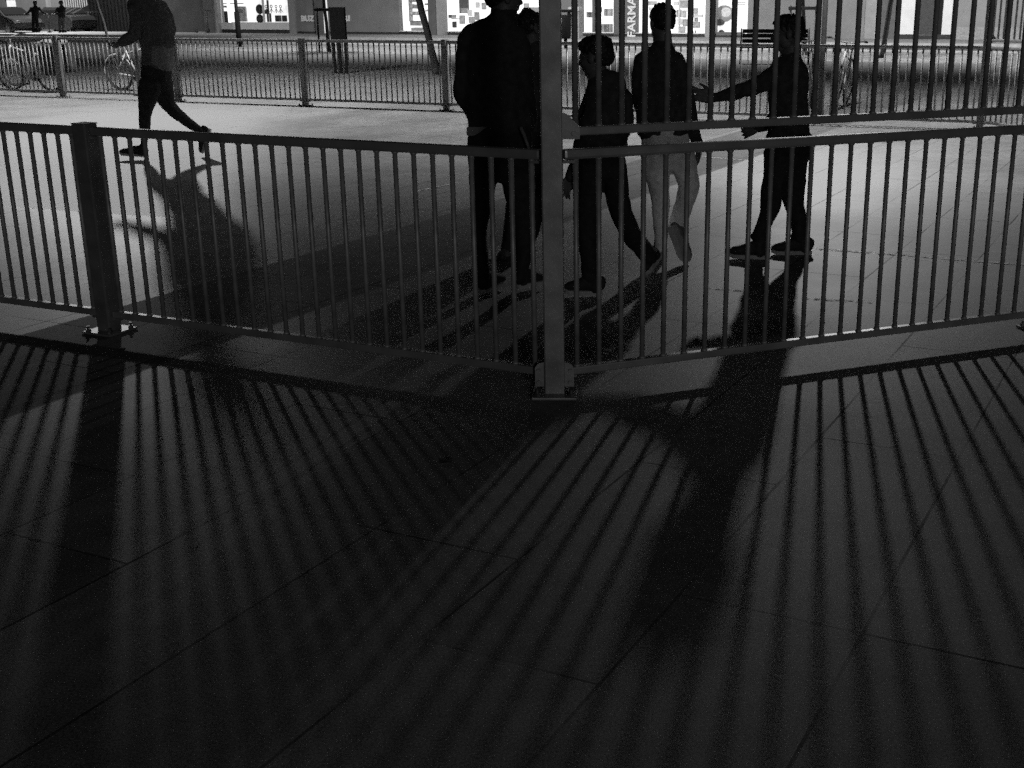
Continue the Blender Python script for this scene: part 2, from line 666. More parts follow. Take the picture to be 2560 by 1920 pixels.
def lamp_post(p, label, zl):
    t = thing('lamp_post', label, 'lamp post', (p.x, p.y, 0), 0, 'lamp posts behind the rear railing')
    bm = bmesh.new()
    tube(bm, [(0, 0, 0), (0, 0, 1.0), (0, 0, 1.02), (0, 0, zl + .2)], [0.050, 0.048, 0.040, 0.034], 14)
    link('pole', finish(bm, True), LPM, t)
    bm = bmesh.new()
    tube(bm, [(0, 0, 0.0), (0, 0, 0.03)], [0.13, 0.12], 16)
    link('base_plate', finish(bm), LPM, t)
    bm = bmesh.new()
    tube(bm, [(0, 0, zl + .14), (0, 0, zl + .18), (0, 0, zl + .26)], [0.26, 0.28, 0.05], 20)
    link('lamp_hood', finish(bm, True), LPM, t)
    return t


lamp_post(Vector((LAMP_L.x + 0.02, LAMP_L.y + 0.16, 0)), 'slim lamp post hidden behind the running person', LAMP_L.z)
lamp_post(Vector((LAMP_R.x, LAMP_R.y + 0.12, 0)), 'slim lamp post beside the upright bicycle, behind the boy with the outstretched arm', LAMP_R.z)


# ------------------------------------------------------------------ people
def ell_ring(bm, c, a, b, ra_, rb_, seg):
    return [bm.verts.new(c + a * (ra_ * math.cos(2 * math.pi * k / seg)) + b * (rb_ * math.sin(2 * math.pi * k / seg))) for k in range(seg)]


def loft(bm, pts, view, seg=18):
    """pts: (Vector, half width seen, half depth)"""
    n = len(pts)
    rings = []
    for i in range(n):
        t = (pts[min(i + 1, n - 1)][0] - pts[max(i - 1, 0)][0]).normalized()
        a = t.cross(view)
        if a.length < 0.25:
            a = t.cross(Vector((0, 0, 1)))
        a.normalize()
        b = a.cross(t).normalized()
        c, w, d = pts[i]
        if i == 0:
            rings.append(ell_ring(bm, c - t * min(w, d) * 0.75, a, b, w * 0.45, d * 0.45, seg))
            rings.append(ell_ring(bm, c - t * min(w, d) * 0.4, a, b, w * 0.82, d * 0.82, seg))
        rings.append(ell_ring(bm, c, a, b, w, d, seg))
        if i == n - 1:
            rings.append(ell_ring(bm, c + t * min(w, d) * 0.4, a, b, w * 0.82, d * 0.82, seg))
            rings.append(ell_ring(bm, c + t * min(w, d) * 0.75, a, b, w * 0.45, d * 0.45, seg))
    for A, B in zip(rings[:-1], rings[1:]):
        for k in range(seg):
            bm.faces.new((A[k], A[(k + 1) % seg], B[(k + 1) % seg], B[k]))
    bm.faces.new(rings[0][::-1])
    bm.faces.new(rings[-1])


def refine(pts, k=3):
    """Catmull-Rom refinement of a chain of (Vector, w, d)"""
    if len(pts) < 3:
        return pts
    out = []
    n = len(pts)
    for i in range(n - 1):
        p0, p1, p2, p3 = pts[max(i - 1, 0)], pts[i], pts[i + 1], pts[min(i + 2, n - 1)]
        for j in range(k):
            t = j / k
            def cr(a, b, c, d):
                return 0.5 * ((2 * b) + (c - a) * t + (2 * a - 5 * b + 4 * c - d) * t * t + (3 * b - a - 3 * c + d) * t ** 3)
            out.append((cr(p0[0], p1[0], p2[0], p3[0]), cr(p0[1], p1[1], p2[1], p3[1]), cr(p0[2], p1[2], p2[2], p3[2])))
    out.append(pts[-1])
    return out


def melt(name, bm, voxel, material, parent, smooth_it=3, fold=0.0, fscale=7.0, seed=0.0, stretch=(1, 1, 0.6)):
    """melt overlapping closed lofts into one continuous surface, then press folds into it"""
    me = finish(bm)
    tmp = bpy.data.objects.new('tmp', me)
    COL.objects.link(tmp)
    rm = tmp.modifiers.new('r', 'REMESH')
    rm.mode = 'VOXEL'
    rm.voxel_size = voxel
    if smooth_it:
        sm = tmp.modifiers.new('s', 'SMOOTH')
        sm.factor = 0.5
        sm.iterations = smooth_it
    dg = bpy.context.evaluated_depsgraph_get()
    out = bpy.data.meshes.new_from_object(tmp.evaluated_get(dg))
    bpy.data.objects.remove(tmp)
    bpy.data.meshes.remove(me)
    if fold:
        ns = [v.normal.copy() for v in out.vertices]
        for v, nn in zip(out.vertices, ns):
            q = Vector((v.co.x * stretch[0], v.co.y * stretch[1], v.co.z * stretch[2])) * fscale + Vector((seed, seed * 2, 0))
            f = 1.5 * noise.noise(q) + 0.8 * noise.noise(q * 2.3) - 0.7 * abs(noise.noise(Vector((q.x * 1.2 + q.z, q.y, q.z * 3.0 + q.x)) + Vector((5, 1, 2))))
            v.co += nn * (f * fold)
    for p in out.polygons:
        p.use_smooth = True
    out.materials.clear()
    return link(name, out, material, parent)


def hand(bm, W, D, Nn, size=0.175, curl=0.35, spread=0.16, thumb=1, curls=None):
    """palm from the wrist W along D, palm normal Nn, five separate fingers"""
    D = D.normalized()
    Sd = D.cross(Nn).normalized()
    Nn = Sd.cross(D).normalized()
    k = size / 0.18
    for off in (-0.028, -0.009, 0.010, 0.028):
        loft(bm, [(W + Sd * off * 0.55 * k, 0.015 * k, 0.014 * k), (W + D * 0.045 * k + Sd * off * k, 0.0145 * k, 0.013 * k), (W + D * 0.09 * k + Sd * off * 1.05 * k, 0.012 * k, 0.011 * k)], Nn, 10)
    lens = (0.072, 0.082, 0.075, 0.058)
    for i, (off, L) in enumerate(zip((-0.030, -0.010, 0.011, 0.030), lens)):
        cu = curls[i] if curls else curl * (0.85 + 0.12 * i)
        p = W + D * 0.088 * k + Sd * off * 1.05 * k
        ang = 0.0
        pts = [(p, 0.0092 * k, 0.0092 * k)]
        d0 = (D + Sd * (off / 0.03) * spread).normalized()
        for s, fr in ((0, 0.42), (1, 0.33), (2, 0.25)):
            ang += cu * (0.8 if s == 0 else 1.0)
            dd = d0 * math.cos(ang) + Nn * math.sin(ang)
            p = p + dd * L * fr * k
            r = (0.0086, 0.0079, 0.0068)[s] * k
            pts.append((p, r, r))
        loft(bm, pts, Sd, 10)
    b = W + D * 0.03 * k - Sd * 0.028 * thumb * k
    d1 = (D * 0.7 - Sd * 0.7 * thumb + Nn * 0.25).normalized()
    d2 = (D * 0.95 - Sd * 0.25 * thumb + Nn * 0.35).normalized()
    loft(bm, [(b, 0.013 * k, 0.013 * k), (b + d1 * 0.035 * k, 0.0115 * k, 0.0115 * k), (b + d1 * 0.035 * k + d2 * 0.032 * k, 0.0098 * k, 0.0098 * k), (b + d1 * 0.035 * k + d2 * 0.056 * k, 0.0078 * k, 0.0078 * k)], Nn, 10)


def head(bm, C, Fw, Up, h):
    Fw = Fw.normalized()
    Rt = Fw.cross(Up).normalized()
    Up = Rt.cross(Fw).normalized()
    M = Matrix((Fw, Rt, Up)).transposed()

    def E(c, r):
        ball(bm, C + M @ (Vector(c) * h), tuple(x * h for x in r), M, 3)
    E((-0.03, 0, 0.13), (0.41, 0.325, 0.36))
    E((0.13, 0, -0.08), (0.25, 0.265, 0.36))
    E((0.05, 0, -0.18), (0.25, 0.25, 0.24))
    E((0.20, 0, -0.37), (0.13, 0.16, 0.105))
    E((0.31, 0, 0.07), (0.085, 0.22, 0.05))
    for s in (-1, 1):
        E((0.22, s * 0.15, -0.10), (0.12, 0.10, 0.10))
        E((-0.02, s * 0.325, -0.03), (0.085, 0.035, 0.125))
        E((0.06, s * 0.2, -0.27), (0.16, 0.07, 0.12))
        E((0.33, s * 0.13, 0.015), (0.035, 0.065, 0.03))
    E((0.345, 0, -0.20), (0.06, 0.105, 0.032))
    E((0.335, 0, -0.265), (0.055, 0.095, 0.035))
    for i in range(6):
        t = i / 5
        E((0.36 + 0.085 * t, 0, 0.03 - 0.14 * t), (0.05, 0.04 + 0.03 * t, 0.05))
    for s in (-1, 1):
        E((0.385, s * 0.055, -0.125), (0.045, 0.04, 0.035))
    return M


def hair_cap(bm, C, M, h, style='short'):
    def E(c, r):
        ball(bm, C + M @ (Vector(c) * h), tuple(x * h for x in r), M, 3)
    E((-0.06, 0, 0.165), (0.425, 0.35, 0.365))
    E((-0.20, 0, 0.02), (0.29, 0.31, 0.29))
    if style == 'fringe':
        E((0.20, 0, 0.27), (0.225, 0.27, 0.16))
        E((0.02, 0, 0.36), (0.33, 0.28, 0.17))
        E((-0.12, 0, 0.33), (0.34, 0.31, 0.18))
    if style == 'curly':
        for i in range(46):
            a = random.uniform(0, 6.283)
            e = random.uniform(-0.1, 1.0)
            rr = math.sqrt(max(0, 1 - e * e))
            E((-0.06 + 0.44 * rr * math.cos(a) * (0.95 if math.cos(a) < 0 else 0.85), 0.36 * rr * math.sin(a), 0.16 + 0.37 * e), (0.075, 0.075, 0.075))
    if style == 'long':
        E((-0.2, 0, -0.25), (0.25, 0.36, 0.5))


CLOTH = mat('black_cotton', 0.032, 0.9, var=0.35, scale=25, bump=0.25, bscale=220, spec=0.2)
CLOTH2 = mat('charcoal_fleece', 0.045, 0.92, var=0.35, scale=25, bump=0.3, bscale=160, spec=0.15)
CLOTH3 = mat('grey_running_top', 0.085, 0.92, var=0.3, scale=25, bump=0.3, bscale=160, spec=0.15)
DENIM = mat('dark_trouser_cloth', 0.026, 0.88, var=0.3, scale=30, bump=0.3, bscale=260, spec=0.2)
PALE = mat('pale_chino_cloth', 0.75, 0.9, var=0.15, scale=30, bump=0.3, bscale=260, spec=0.2)
GREYT = mat('grey_jersey', 0.17, 0.9, var=0.15, scale=30, bump=0.2, bscale=240, spec=0.2)
SKIN = mat('skin', 0.085, 0.55, var=0.08, scale=20, bump=0.05, bscale=120)
HAIR = mat('dark_hair', 0.012, 0.55, var=0.4, scale=60, bump=0.8, bscale=120, spec=0.4, dist=0.006)
SHOE = mat('black_suede', 0.022, 0.8, var=0.3, scale=40, bump=0.2, bscale=150)
SOLE = mat('pale_rubber', 0.34, 0.7, var=0.15, scale=30)
SUEDE = mat('tan_suede', 0.13, 0.85, var=0.2, scale=30, bump=0.2, bscale=150)
EYE = mat('eye_white', 0.5, 0.25, var=0.05)
VIEW = Vector((0, math.cos(R(12)), -math.sin(R(12))))


class Person:
    def __init__(s, Y, label, voxel=0.010, group=None):
        s.Y = Y
        s.vox = voxel
        s.root = None
        s.label = label
        s.group = group
        s.bodybm = bmesh.new()

    def pt(s, x, y, dy=0.0):
        return at(x, y, s.Y + dy)

    def chain(s, L, dy=0.0):
        """rows: x, y, half width in photo pixels, half depth in metres, [depth offset]"""
        out = []
        for row in L:
            x, y, w, d = row[:4]
            o = dy + (row[4] if len(row) > 4 else 0)
            p = s.pt(x, y, o)
            out.append((p, w / ppm(s.Y + o, p.z), d))
        return refine(out)

    def start(s, foot):
        s.root = thing('person', s.label, 'person', (foot.x, foot.y, 0), 0, s.group)
        s.inv = Matrix.Translation((-foot.x, -foot.y, 0))

    def make(s, name, chains, material, fold=0.008, fscale=8.0, body=True, vox=None, shrink=0.66, sm=3, extra=None):
        bm = bmesh.new()
        for c in chains:
            loft(bm, c, VIEW)
            if body:
                loft(s.bodybm, [(p, max(w * shrink, 0.02), max(d * shrink, 0.02)) for p, w, d in c], VIEW, 14)
        if extra:
            extra(bm)
        o = melt(name, bm, vox or s.vox, material, None, sm, fold, fscale, seed=len(name) + s.Y * 3)
        o.data.transform(s.inv)
        o.parent = s.root
        return o

    def finish(s, vox=0.0065):
        o = melt('body', s.bodybm, vox, SKIN, None, 1)
        o.data.transform(s.inv)
        o.parent = s.root

    def head(s, C, Fw, h, style='short', neck=None, up=Vector((0, 0, 1)), fold=0.006):
        M = head(s.bodybm, C, Fw, up, h)
        bm = bmesh.new()
        hair_cap(bm, C, M, h, style)
        if neck:
            loft(s.bodybm, neck, VIEW)
        # cut the cap back so that the face and the nape stay free
        o = melt('hair', bm, 0.006, HAIR, None, 1, fold, 55.0)
        b2 = bmesh.new()
        b2.from_mesh(o.data)
        co = C + M @ (Vector((0.36, 0, 0.235 if style == 'fringe' else 0.27)) * h)
        no = M @ Vector((0.58, 0, -0.815))
        if style != 'long':
            bmesh.ops.bisect_plane(b2, geom=b2.verts[:] + b2.edges[:] + b2.faces[:], plane_co=co, plane_no=no, clear_outer=True)
            bmesh.ops.holes_fill(b2, edges=[e for e in b2.edges if e.is_boundary], sides=0)
        b2.to_mesh(o.data)
        b2.free()
        o.data.transform(s.inv)
        o.parent = s.root
        for sd in (-1, 1):
            bm = bmesh.new()
            ball(bm, C + M @ (Vector((0.335, sd * 0.13, 0.015)) * h), 0.052 * h, None, 2)
            e = link('eye', finish(bm, True), EYE)
            e.data.transform(s.inv)
            e.parent = s.root
        return M

    def shoe(s, heel, toe, half=0.042, height=0.085, material=SHOE, sole=SOLE, ankle=None, high=0.02, up=Vector((0, 0, 1))):
        """heel and toe: points on the sole line"""
        d = (toe - heel)
        L = d.length
        d.normalize()
        sd = d.cross(up).normalized()
        u = sd.cross(d).normalized()
        T = Matrix((d, sd, u)).transposed().to_4x4()
        T.translation = heel
        bm = bmesh.new()
        prof = [(0.02, 0.027, 0.046), (0.12, 0.033, 0.052), (0.30, 0.034, 0.054), (0.46, 0.036, 0.048), (0.62, 0.040, 0.038), (0.78, 0.041, 0.031), (0.90, 0.034, 0.027), (0.97, 0.022, 0.020)]
        c = [(T @ Vector((x * L, 0, 0.022 + hh)), w * half / 0.042, hh) for x, w, hh in prof]
        loft(bm, c, u, 16)
        if ankle is not None:
            loft(bm, [(T @ Vector((0.20 * L, 0, 0.04)), 0.042, 0.05), (T @ Vector((0.22 * L, 0, height)), 0.044, 0.046), (ankle, 0.046, 0.046)], VIEW, 14)
        # tongue and instep
        loft(bm, [(T @ Vector((0.34 * L, 0, height * 1.1)), 0.028, 0.026), (T @ Vector((0.64 * L, 0, 0.062)), 0.032, 0.022)], u, 12)
        o = melt('shoe', bm, 0.006, material, None, 2, 0.0015, 40)
        o.data.transform(s.inv)
        o.parent = s.root
        bm = bmesh.new()
        outl = [(0.0, 0.018), (0.02, 0.028), (0.15, 0.034), (0.35, 0.033), (0.55, 0.039), (0.75, 0.043), (0.9, 0.038), (0.98, 0.024), (1.01, 0.01)]
        k = half / 0.042
        loop = [(x * L, w * k) for x, w in outl] + [(x * L, -w * k) for x, w in outl[::-1]]
        lo = [bm.verts.new(T @ Vector((x, y, 0.002 + (0.012 if x > 0.95 * L else 0)))) for x, y in loop]
        hi = [bm.verts.new(T @ Vector((x, y, 0.028 + (0.008 if x > 0.9 * L else 0)))) for x, y in loop]
        bm.faces.new(lo[::-1])
        bm.faces.new(hi)
        for i in range(len(loop)):
            j = (i + 1) % len(loop)
            bm.faces.new((lo[i], lo[j], hi[j], hi[i]))
        me = finish(bm)
        me.transform(s.inv)
        so = link('sole', me, sole)
        so.parent = o
        return o


def gp(px, py):
    return ground_at(px, py)


# --- the standing man, seen from behind, face turned right
p = Person(7.2, 'tall man in dark jacket standing left of the central post, back to us', 0.010)
p.start(gp(1262, 726))
torso = p.chain([(1252, 330, 82, .125), (1250, 300, 83, .13), (1242, 245, 84, .13), (1236, 180, 82, .125), (1236, 125, 78, .12), (1242, 88, 66, .105), (1252, 60, 46, .085), (1258, 40, 38, .07), (1257, 30, 35, .065)])
larm = p.chain([(1178, 84, 28, .075), (1162, 120, 25, .072), (1158, 180, 24, .066), (1161, 235, 24, .062, .02), (1178, 280, 21, .055, .08), (1200, 312, 19, .05, .14)])
rarm = p.chain([(1290, 86, 24, .075), (1304, 120, 23, .072), (1310, 185, 22, .066), (1318, 240, 22, .062, .02), (1326, 282, 20, .055, .09), (1318, 318, 18, .05, .15)])
p.make('jacket', [torso, larm, rarm], CLOTH, 0.010, 7)
ll = p.chain([(1212, 400, 44, .10), (1207, 450, 37, .09), (1205, 490, 28, .08), (1202, 540, 22, .07), (1201, 580, 19, .064), (1203, 630, 17, .06), (1207, 680, 16, .056), (1207, 706, 16, .056)])
rl_ = p.chain([(1290, 400, 46, .10), (1295, 450, 43, .09), (1296, 490, 37, .085), (1306, 540, 27, .075), (1308, 580, 23, .066), (1307, 630, 20, .062), (1302, 680, 18, .058), (1298, 696, 18, .056)])
pelv = p.chain([(1252, 322, 78, .12), (1251, 350, 82, .125), (1251, 395, 80, .12), (1251, 425, 76, .10)])
p.make('trousers', [pelv, ll, rl_], DENIM, 0.007, 9)
wh = p.pt(1200, 316, .15)
hand(p.bodybm, p.pt(1198, 318, .14), p.pt(1206, 350, .15) - p.pt(1198, 318, .14), Vector((1, .3, 0)), .18, .5)
hand(p.bodybm, p.pt(1318, 322, .15), p.pt(1314, 352, .16) - p.pt(1318, 322, .15), Vector((-1, .3, 0)), .18, .5)
C = p.pt(1259, -6)
p.head(C, Vector((0.90, 0.42, -0.02)), .238, 'short', p.chain([(1256, 62, 33, .062), (1257, 30, 31, .062), (1258, 5, 30, .06)]))
p.shoe(p.pt(1199, 735), p.pt(1262, 712, .18), .040, .09, ankle=p.pt(1208, 700))
p.shoe(p.pt(1290, 722, .05), p.pt(1358, 711, .18), .040, .09, ankle=p.pt(1298, 690, .02))
# shirt tail and pale drawstring
bm = bmesh.new()
q = [p.pt(x, y, -.135) for x, y in ((1167, 318), (1218, 317), (1192, 336), (1180, 340), (1166, 338))]
q2 = [v + Vector((0.0, 0.016, 0)) for v in q]
f0 = [bm.verts.new(v) for v in q]
f1 = [bm.verts.new(v) for v in q2]
bm.faces.new(f0)
bm.faces.new(f1[::-1])
for i in range(5):
    bm.faces.new((f0[i], f0[(i + 1) % 5], f1[(i + 1) % 5], f1[i]))
me = finish(bm)
me.transform(p.inv)
link('shirt_tail', me, GREYT, p.root)
bm = bmesh.new()
tube(bm, [p.pt(x, y, dy) for x, y, dy in ((1302, 318, -.14), (1310, 338, -.15), (1321, 368, -.145), (1330, 420, -.12), (1336, 466, -.11), (1334, 484, -.10), (1337, 494, -.10))], [.011, .010, .008, .006, .007, .006, .003], 8)
me = finish(bm, True)
me.transform(p.inv)
link('drawstring', me, GREYT, p.root)
p.finish()

# --- the person hidden behind the man
p = Person(8.55, 'curly haired person mostly hidden behind the tall man and the central post', 0.012)
p.start(gp(1300, 652))
torso = p.chain([(1334, 332, 62, .12), (1334, 280, 66, .12), (1334, 210, 68, .12), (1334, 160, 64, .11), (1332, 132, 48, .09), (1330, 118, 30, .07)])
la = p.chain([(1282, 158, 22, .07), (1276, 210, 20, .06), (1280, 260, 18, .055), (1292, 305, 16, .05, .08)])
ra2 = p.chain([(1372, 158, 20, .07), (1380, 210, 18, .06), (1378, 260, 17, .055), (1366, 305, 15, .05, .08)])
p.make('sweater', [torso, la, ra2], CLOTH2, 0.009, 8)
pv = p.chain([(1334, 325, 60, .115), (1334, 360, 62, .115), (1332, 400, 58, .10)])
l1 = p.chain([(1308, 400, 34, .09), (1298, 470, 29, .08), (1286, 530, 24, .07, -.1), (1276, 590, 20, .062, -.1), (1270, 640, 18, .058, -.1)])
l2 = p.chain([(1352, 400, 34, .09), (1344, 470, 29, .08), (1334, 530, 25, .07), (1322, 590, 21, .062), (1312, 632, 19, .058)])
p.make('trousers', [pv, l1, l2], DENIM, 0.008, 9)
hand(p.bodybm, p.pt(1294, 308, .08), p.pt(1300, 345, .1) - p.pt(1294, 308, .08), Vector((1, .3, 0)), .165, .5)
hand(p.bodybm, p.pt(1364, 308, .08), p.pt(1360, 345, .1) - p.pt(1364, 308, .08), Vector((-1, .3, 0)), .165, .5)
p.head(p.pt(1327, 72), Vector((0.75, 0.65, -0.1)), .225, 'curly', p.chain([(1330, 135, 26, .06), (1329, 112, 24, .055), (1328, 95, 24, .055)]), fold=0.012)
p.shoe(p.pt(1262, 668, -.1), p.pt(1240, 690, -.45), .043, .09, material=SUEDE, ankle=p.pt(1268, 632, -.1))
p.shoe(p.pt(1306, 655), p.pt(1346, 648, .05), .043, .09, ankle=p.pt(1311, 626))
p.finish()

# --- boy walking left (hooded sweatshirt)
p = Person(7.15, 'boy in dark hooded sweatshirt striding left just right of the central post', 0.010)
p.start(gp(1470, 738))
torso = p.chain([(1505, 352, 66, .11), (1508, 325, 64, .11), (1516, 290, 58, .11), (1517, 250, 56, .11), (1512, 222, 52, .10), (1508, 204, 42, .09), (1504, 192, 31, .075)])
larm = p.chain([(1472, 240, 17, .06, .05), (1462, 275, 16, .056, .10), (1456, 320, 17, .054, .16), (1448, 365, 18, .052, .20), (1436, 410, 17, .046, .20), (1424, 445, 15, .042, .20)])
rarm = p.chain([(1562, 235, 20, .065, -.03), (1570, 275, 18, .06, -.03), (1566, 320, 18, .056, -.02), (1545, 345, 17, .05, .0)])
hem = p.chain([(1448, 366, 14, .07), (1490, 370, 15, .115), (1530, 366, 15, .115), (1562, 358, 13, .07)])
hood = p.chain([(1484, 205, 15, .06), (1512, 194, 20, .08, .01), (1540, 198, 19, .07), (1556, 216, 14, .055)])
p.make('hooded_sweatshirt', [torso, larm, rarm, hem, hood], CLOTH2, 0.009, 8)
pv = p.chain([(1505, 350, 60, .11), (1505, 390, 60, .11), (1505, 420, 56, .10)])
l1 = p.chain([(1480, 410, 38, .095), (1474, 460, 33, .085), (1472, 510, 30, .078), (1468, 560, 26, .07), (1470, 610, 25, .064), (1475, 650, 24, .060), (1478, 692, 23, .058)])
l2 = p.chain([(1535, 400, 34, .095), (1540, 450, 31, .09), (1545, 500, 30, .085, .06), (1558, 545, 28, .075, .14), (1578, 585, 26, .068, .25), (1603, 618, 24, .062, .36), (1626, 645, 21, .056, .44)])
p.make('trousers', [pv, l1, l2], DENIM, 0.007, 9)
hand(p.bodybm, p.pt(1426, 441, .20), p.pt(1414, 472, .18) - p.pt(1426, 441, .20), Vector((.5, -1, .2)), .165, .45)
hand(p.bodybm, p.pt(1545, 345, 0.02), p.pt(1528, 362, .03) - p.pt(1545, 345, .02), Vector((-.5, .5, 0)), .16, .7)
p.head(p.pt(1489, 143), Vector((-0.88, 0.42, -0.12)), .232, 'fringe', p.chain([(1500, 215, 28, .06), (1495, 195, 26, .058), (1492, 172, 26, .058)]), fold=0.006)
p.shoe(p.pt(1506, 738), p.pt(1411, 735, -.02), .040, .09, ankle=p.pt(1480, 690))
p.shoe(p.pt(1660, 640, .52), p.pt(1622, 694, .36), .040, .09, ankle=p.pt(1634, 640, .46), up=Vector((-.9, .1, .5)))
p.finish()

# --- boy with pale trousers walking away
p = Person(8.1, 'boy in dark sweater and pale trousers walking away, sole of one shoe turned to us', 0.010)
p.start(gp(1650, 645))
torso = p.chain([(1652, 330, 60, .10), (1652, 300, 62, .105), (1650, 262, 62, .105), (1650, 215, 64, .105), (1650, 170, 62, .10), (1652, 140, 54, .095), (1656, 120, 34, .08), (1657, 108, 27, .065), (1657, 102, 25, .06)])
larm = p.chain([(1608, 146, 22, .06), (1599, 180, 20, .058), (1597, 220, 19, .054), (1602, 260, 18, .05, .05), (1614, 295, 17, .046, .12), (1630, 318, 15, .042, .15)])
rarm = p.chain([(1692, 146, 20, .06), (1708, 180, 18, .056), (1716, 225, 17, .052), (1726, 280, 17, .048), (1736, 330, 16, .044), (1744, 365, 14, .04)])
hem = p.chain([(1602, 328, 8, .06), (1640, 342, 9, .10), (1690, 338, 10, .10), (1712, 330, 8, .06)])
p.make('sweater', [torso, larm, rarm, hem], CLOTH2, 0.007, 9)
pv = p.chain([(1660, 330, 58, .10), (1662, 355, 62, .105), (1664, 390, 62, .10), (1664, 405, 58, .09)])
l1 = p.chain([(1645, 390, 38, .095), (1645, 430, 32, .085), (1649, 470, 26, .075), (1651, 510, 23, .068), (1652, 550, 20, .062), (1652, 590, 18, .058), (1651, 622, 18, .056)])
l2 = p.chain([(1700, 390, 38, .095), (1713, 430, 31, .085, -.02), (1722, 465, 27, .078, -.03), (1712, 505, 25, .07, .02), (1699, 540, 23, .063, .07), (1688, 572, 20, .056, .10)])
p.make('trousers', [pv, l1, l2], PALE, 0.008, 10)
hand(p.bodybm, p.pt(1744, 362), p.pt(1750, 392, .02) - p.pt(1744, 362), Vector((-1, .3, -.2)), .165, .5)
hand(p.bodybm, p.pt(1630, 318, .15), p.pt(1642, 335, .16) - p.pt(1630, 318, .15), Vector((1, .3, 0)), .16, .6)
p.head(p.pt(1655, 56), Vector((-0.35, 0.93, -0.08)), .232, 'short', p.chain([(1657, 125, 27, .06), (1656, 100, 24, .056), (1655, 80, 24, .056)]))
p.shoe(p.pt(1650, 648), p.pt(1655, 626, .26), .040, .09, material=SUEDE, ankle=p.pt(1651, 612))
p.shoe(p.pt(1676, 566, -.02), p.pt(1716, 655, -.06), .044, .085, material=SUEDE, ankle=p.pt(1688, 576, .09), up=Vector((.35, .9, .25)))
p.finish()

# --- boy with outstretched arm
p = Person(8.3, 'boy in profile at right with one arm stretched out to the left', 0.010)
p.start(gp(1925, 640))
torso = p.chain([(1972, 340, 52, .115), (1972, 310, 50, .11), (1970, 270, 50, .11), (1970, 225, 51, .115), (1970, 190, 51, .12), (1972, 165, 46, .11), (1974, 150, 34, .085), (1975, 140, 25, .065)])
arm = p.chain([(1950, 178, 28, .06, -.03), (1912, 205, 25, .055, -.05), (1880, 219, 22, .05, -.06), (1850, 228, 20, .046, -.06), (1822, 237, 16, .042, -.06), (1795, 242, 14, .040, -.06), (1778, 243, 13, .036, -.06)])
arm2 = p.chain([(1975, 175, 24, .06, .14), (1960, 230, 20, .056, .18), (1945, 285, 18, .052, .2), (1915, 312, 16, .047, .16), (1890, 318, 14, .042, .1)])
hem = p.chain([(1925, 340, 10, .07), (1975, 345, 11, .115), (2020, 345, 12, .07)])
p.make('jacket', [torso, arm, arm2, hem], CLOTH2, 0.008, 9)
pv = p.chain([(1975, 338, 50, .11), (1974, 365, 53, .12), (1970, 392, 50, .11)])
l1 = p.chain([(1950, 385, 40, .09, -.05), (1942, 430, 35, .085, -.06), (1933, 475, 29, .075, -.07), (1927, 510, 26, .068, -.07), (1917, 545, 23, .062, -.07), (1906, 575, 20, .057, -.07), (1899, 596, 18, .055, -.07)])
l2 = p.chain([(1988, 385, 38, .09, .06), (1985, 430, 32, .085, .07), (1982, 475, 29, .076, .08), (1986, 510, 26, .068, .08), (1994, 545, 23, .062, .08), (1998, 575, 20, .057, .08), (1998, 594, 18, .055, .08)])
cf1 = p.chain([(1884, 590, 8, .03, -.07), (1900, 593, 9, .058, -.07), (1916, 592, 8, .03, -.07)])
cf2 = p.chain([(1981, 590, 8, .03, .08), (1998, 593, 9, .058, .08), (2014, 590, 8, .03, .08)])
p.make('trousers', [pv, l1, l2, cf1, cf2], DENIM, 0.008, 10)
hand(p.bodybm, p.pt(1782, 244, -.06), p.pt(1740, 236, -.08) - p.pt(1782, 244, -.06), Vector((0.0, -1, .25)), .19, .10, spread=.20, thumb=-1, curls=(.28, .22, .16, .06))
hand(p.bodybm, p.pt(1893, 318, .1), p.pt(1872, 328, .08) - p.pt(1893, 318, .1), Vector((-.2, -1, .3)), .165, .4, thumb=-1)
p.head(p.pt(1970, 84), Vector((-0.99, 0.12, -0.06)), .236, 'fringe', p.chain([(1977, 160, 29, .06), (1977, 138, 26, .056), (1978, 115, 26, .056)]))
p.shoe(p.pt(1916, 648, -.07), p.pt(1821, 644, -.08), .040, .09, ankle=p.pt(1900, 598, -.07))
p.shoe(p.pt(2028, 636, .08), p.pt(1929, 636, .06), .040, .09, ankle=p.pt(1998, 596, .08))
p.finish()

# --- running person
p = Person(14.0, 'running person in dark clothes at left, one leg kicked back, head above the frame', 0.013)
p.start(gp(345, 405))
torso = p.chain([(392, 165, 38, .13), (393, 135, 39, .13), (390, 100, 44, .14), (382, 60, 47, .14), (368, 25, 46, .14), (356, -5, 42, .13), (346, -24, 26, .08)])
la = p.chain([(338, 20, 19, .06, -.12), (341, 55, 18, .058, -.16), (336, 86, 16, .052, -.16), (318, 98, 14, .045, -.16), (302, 108, 12, .04, -.16)])
ra3 = p.chain([(395, 15, 22, .065, .10), (412, 45, 20, .06, .14), (426, 78, 15, .055, .14), (412, 96, 14, .05, .12), (392, 104, 13, .045, .1)])
p.make('jacket', [torso, la, ra3], CLOTH3, 0.012, 7)
p.make('shirt_tail', [p.chain([(402, 122, 32, .145), (404, 150, 31, .14), (403, 165, 29, .135)])], GREYT, 0.006, 8, body=False)
pv = p.chain([(392, 160, 36, .13), (391, 185, 38, .13), (390, 210, 36, .12)])
l1 = p.chain([(378, 205, 30, .10, -.06), (370, 240, 26, .09, -.08), (363, 280, 17, .07, -.1), (362, 315, 14, .058, -.09), (361, 350, 9, .046, -.08), (359, 372, 7, .04, -.08)])
l2 = p.chain([(402, 205, 30, .10, .06), (411, 240, 25, .09, .08), (426, 268, 18, .075, .1), (452, 292, 15, .06, .14), (478, 312, 12, .05, .18), (498, 324, 10, .042, .2)])
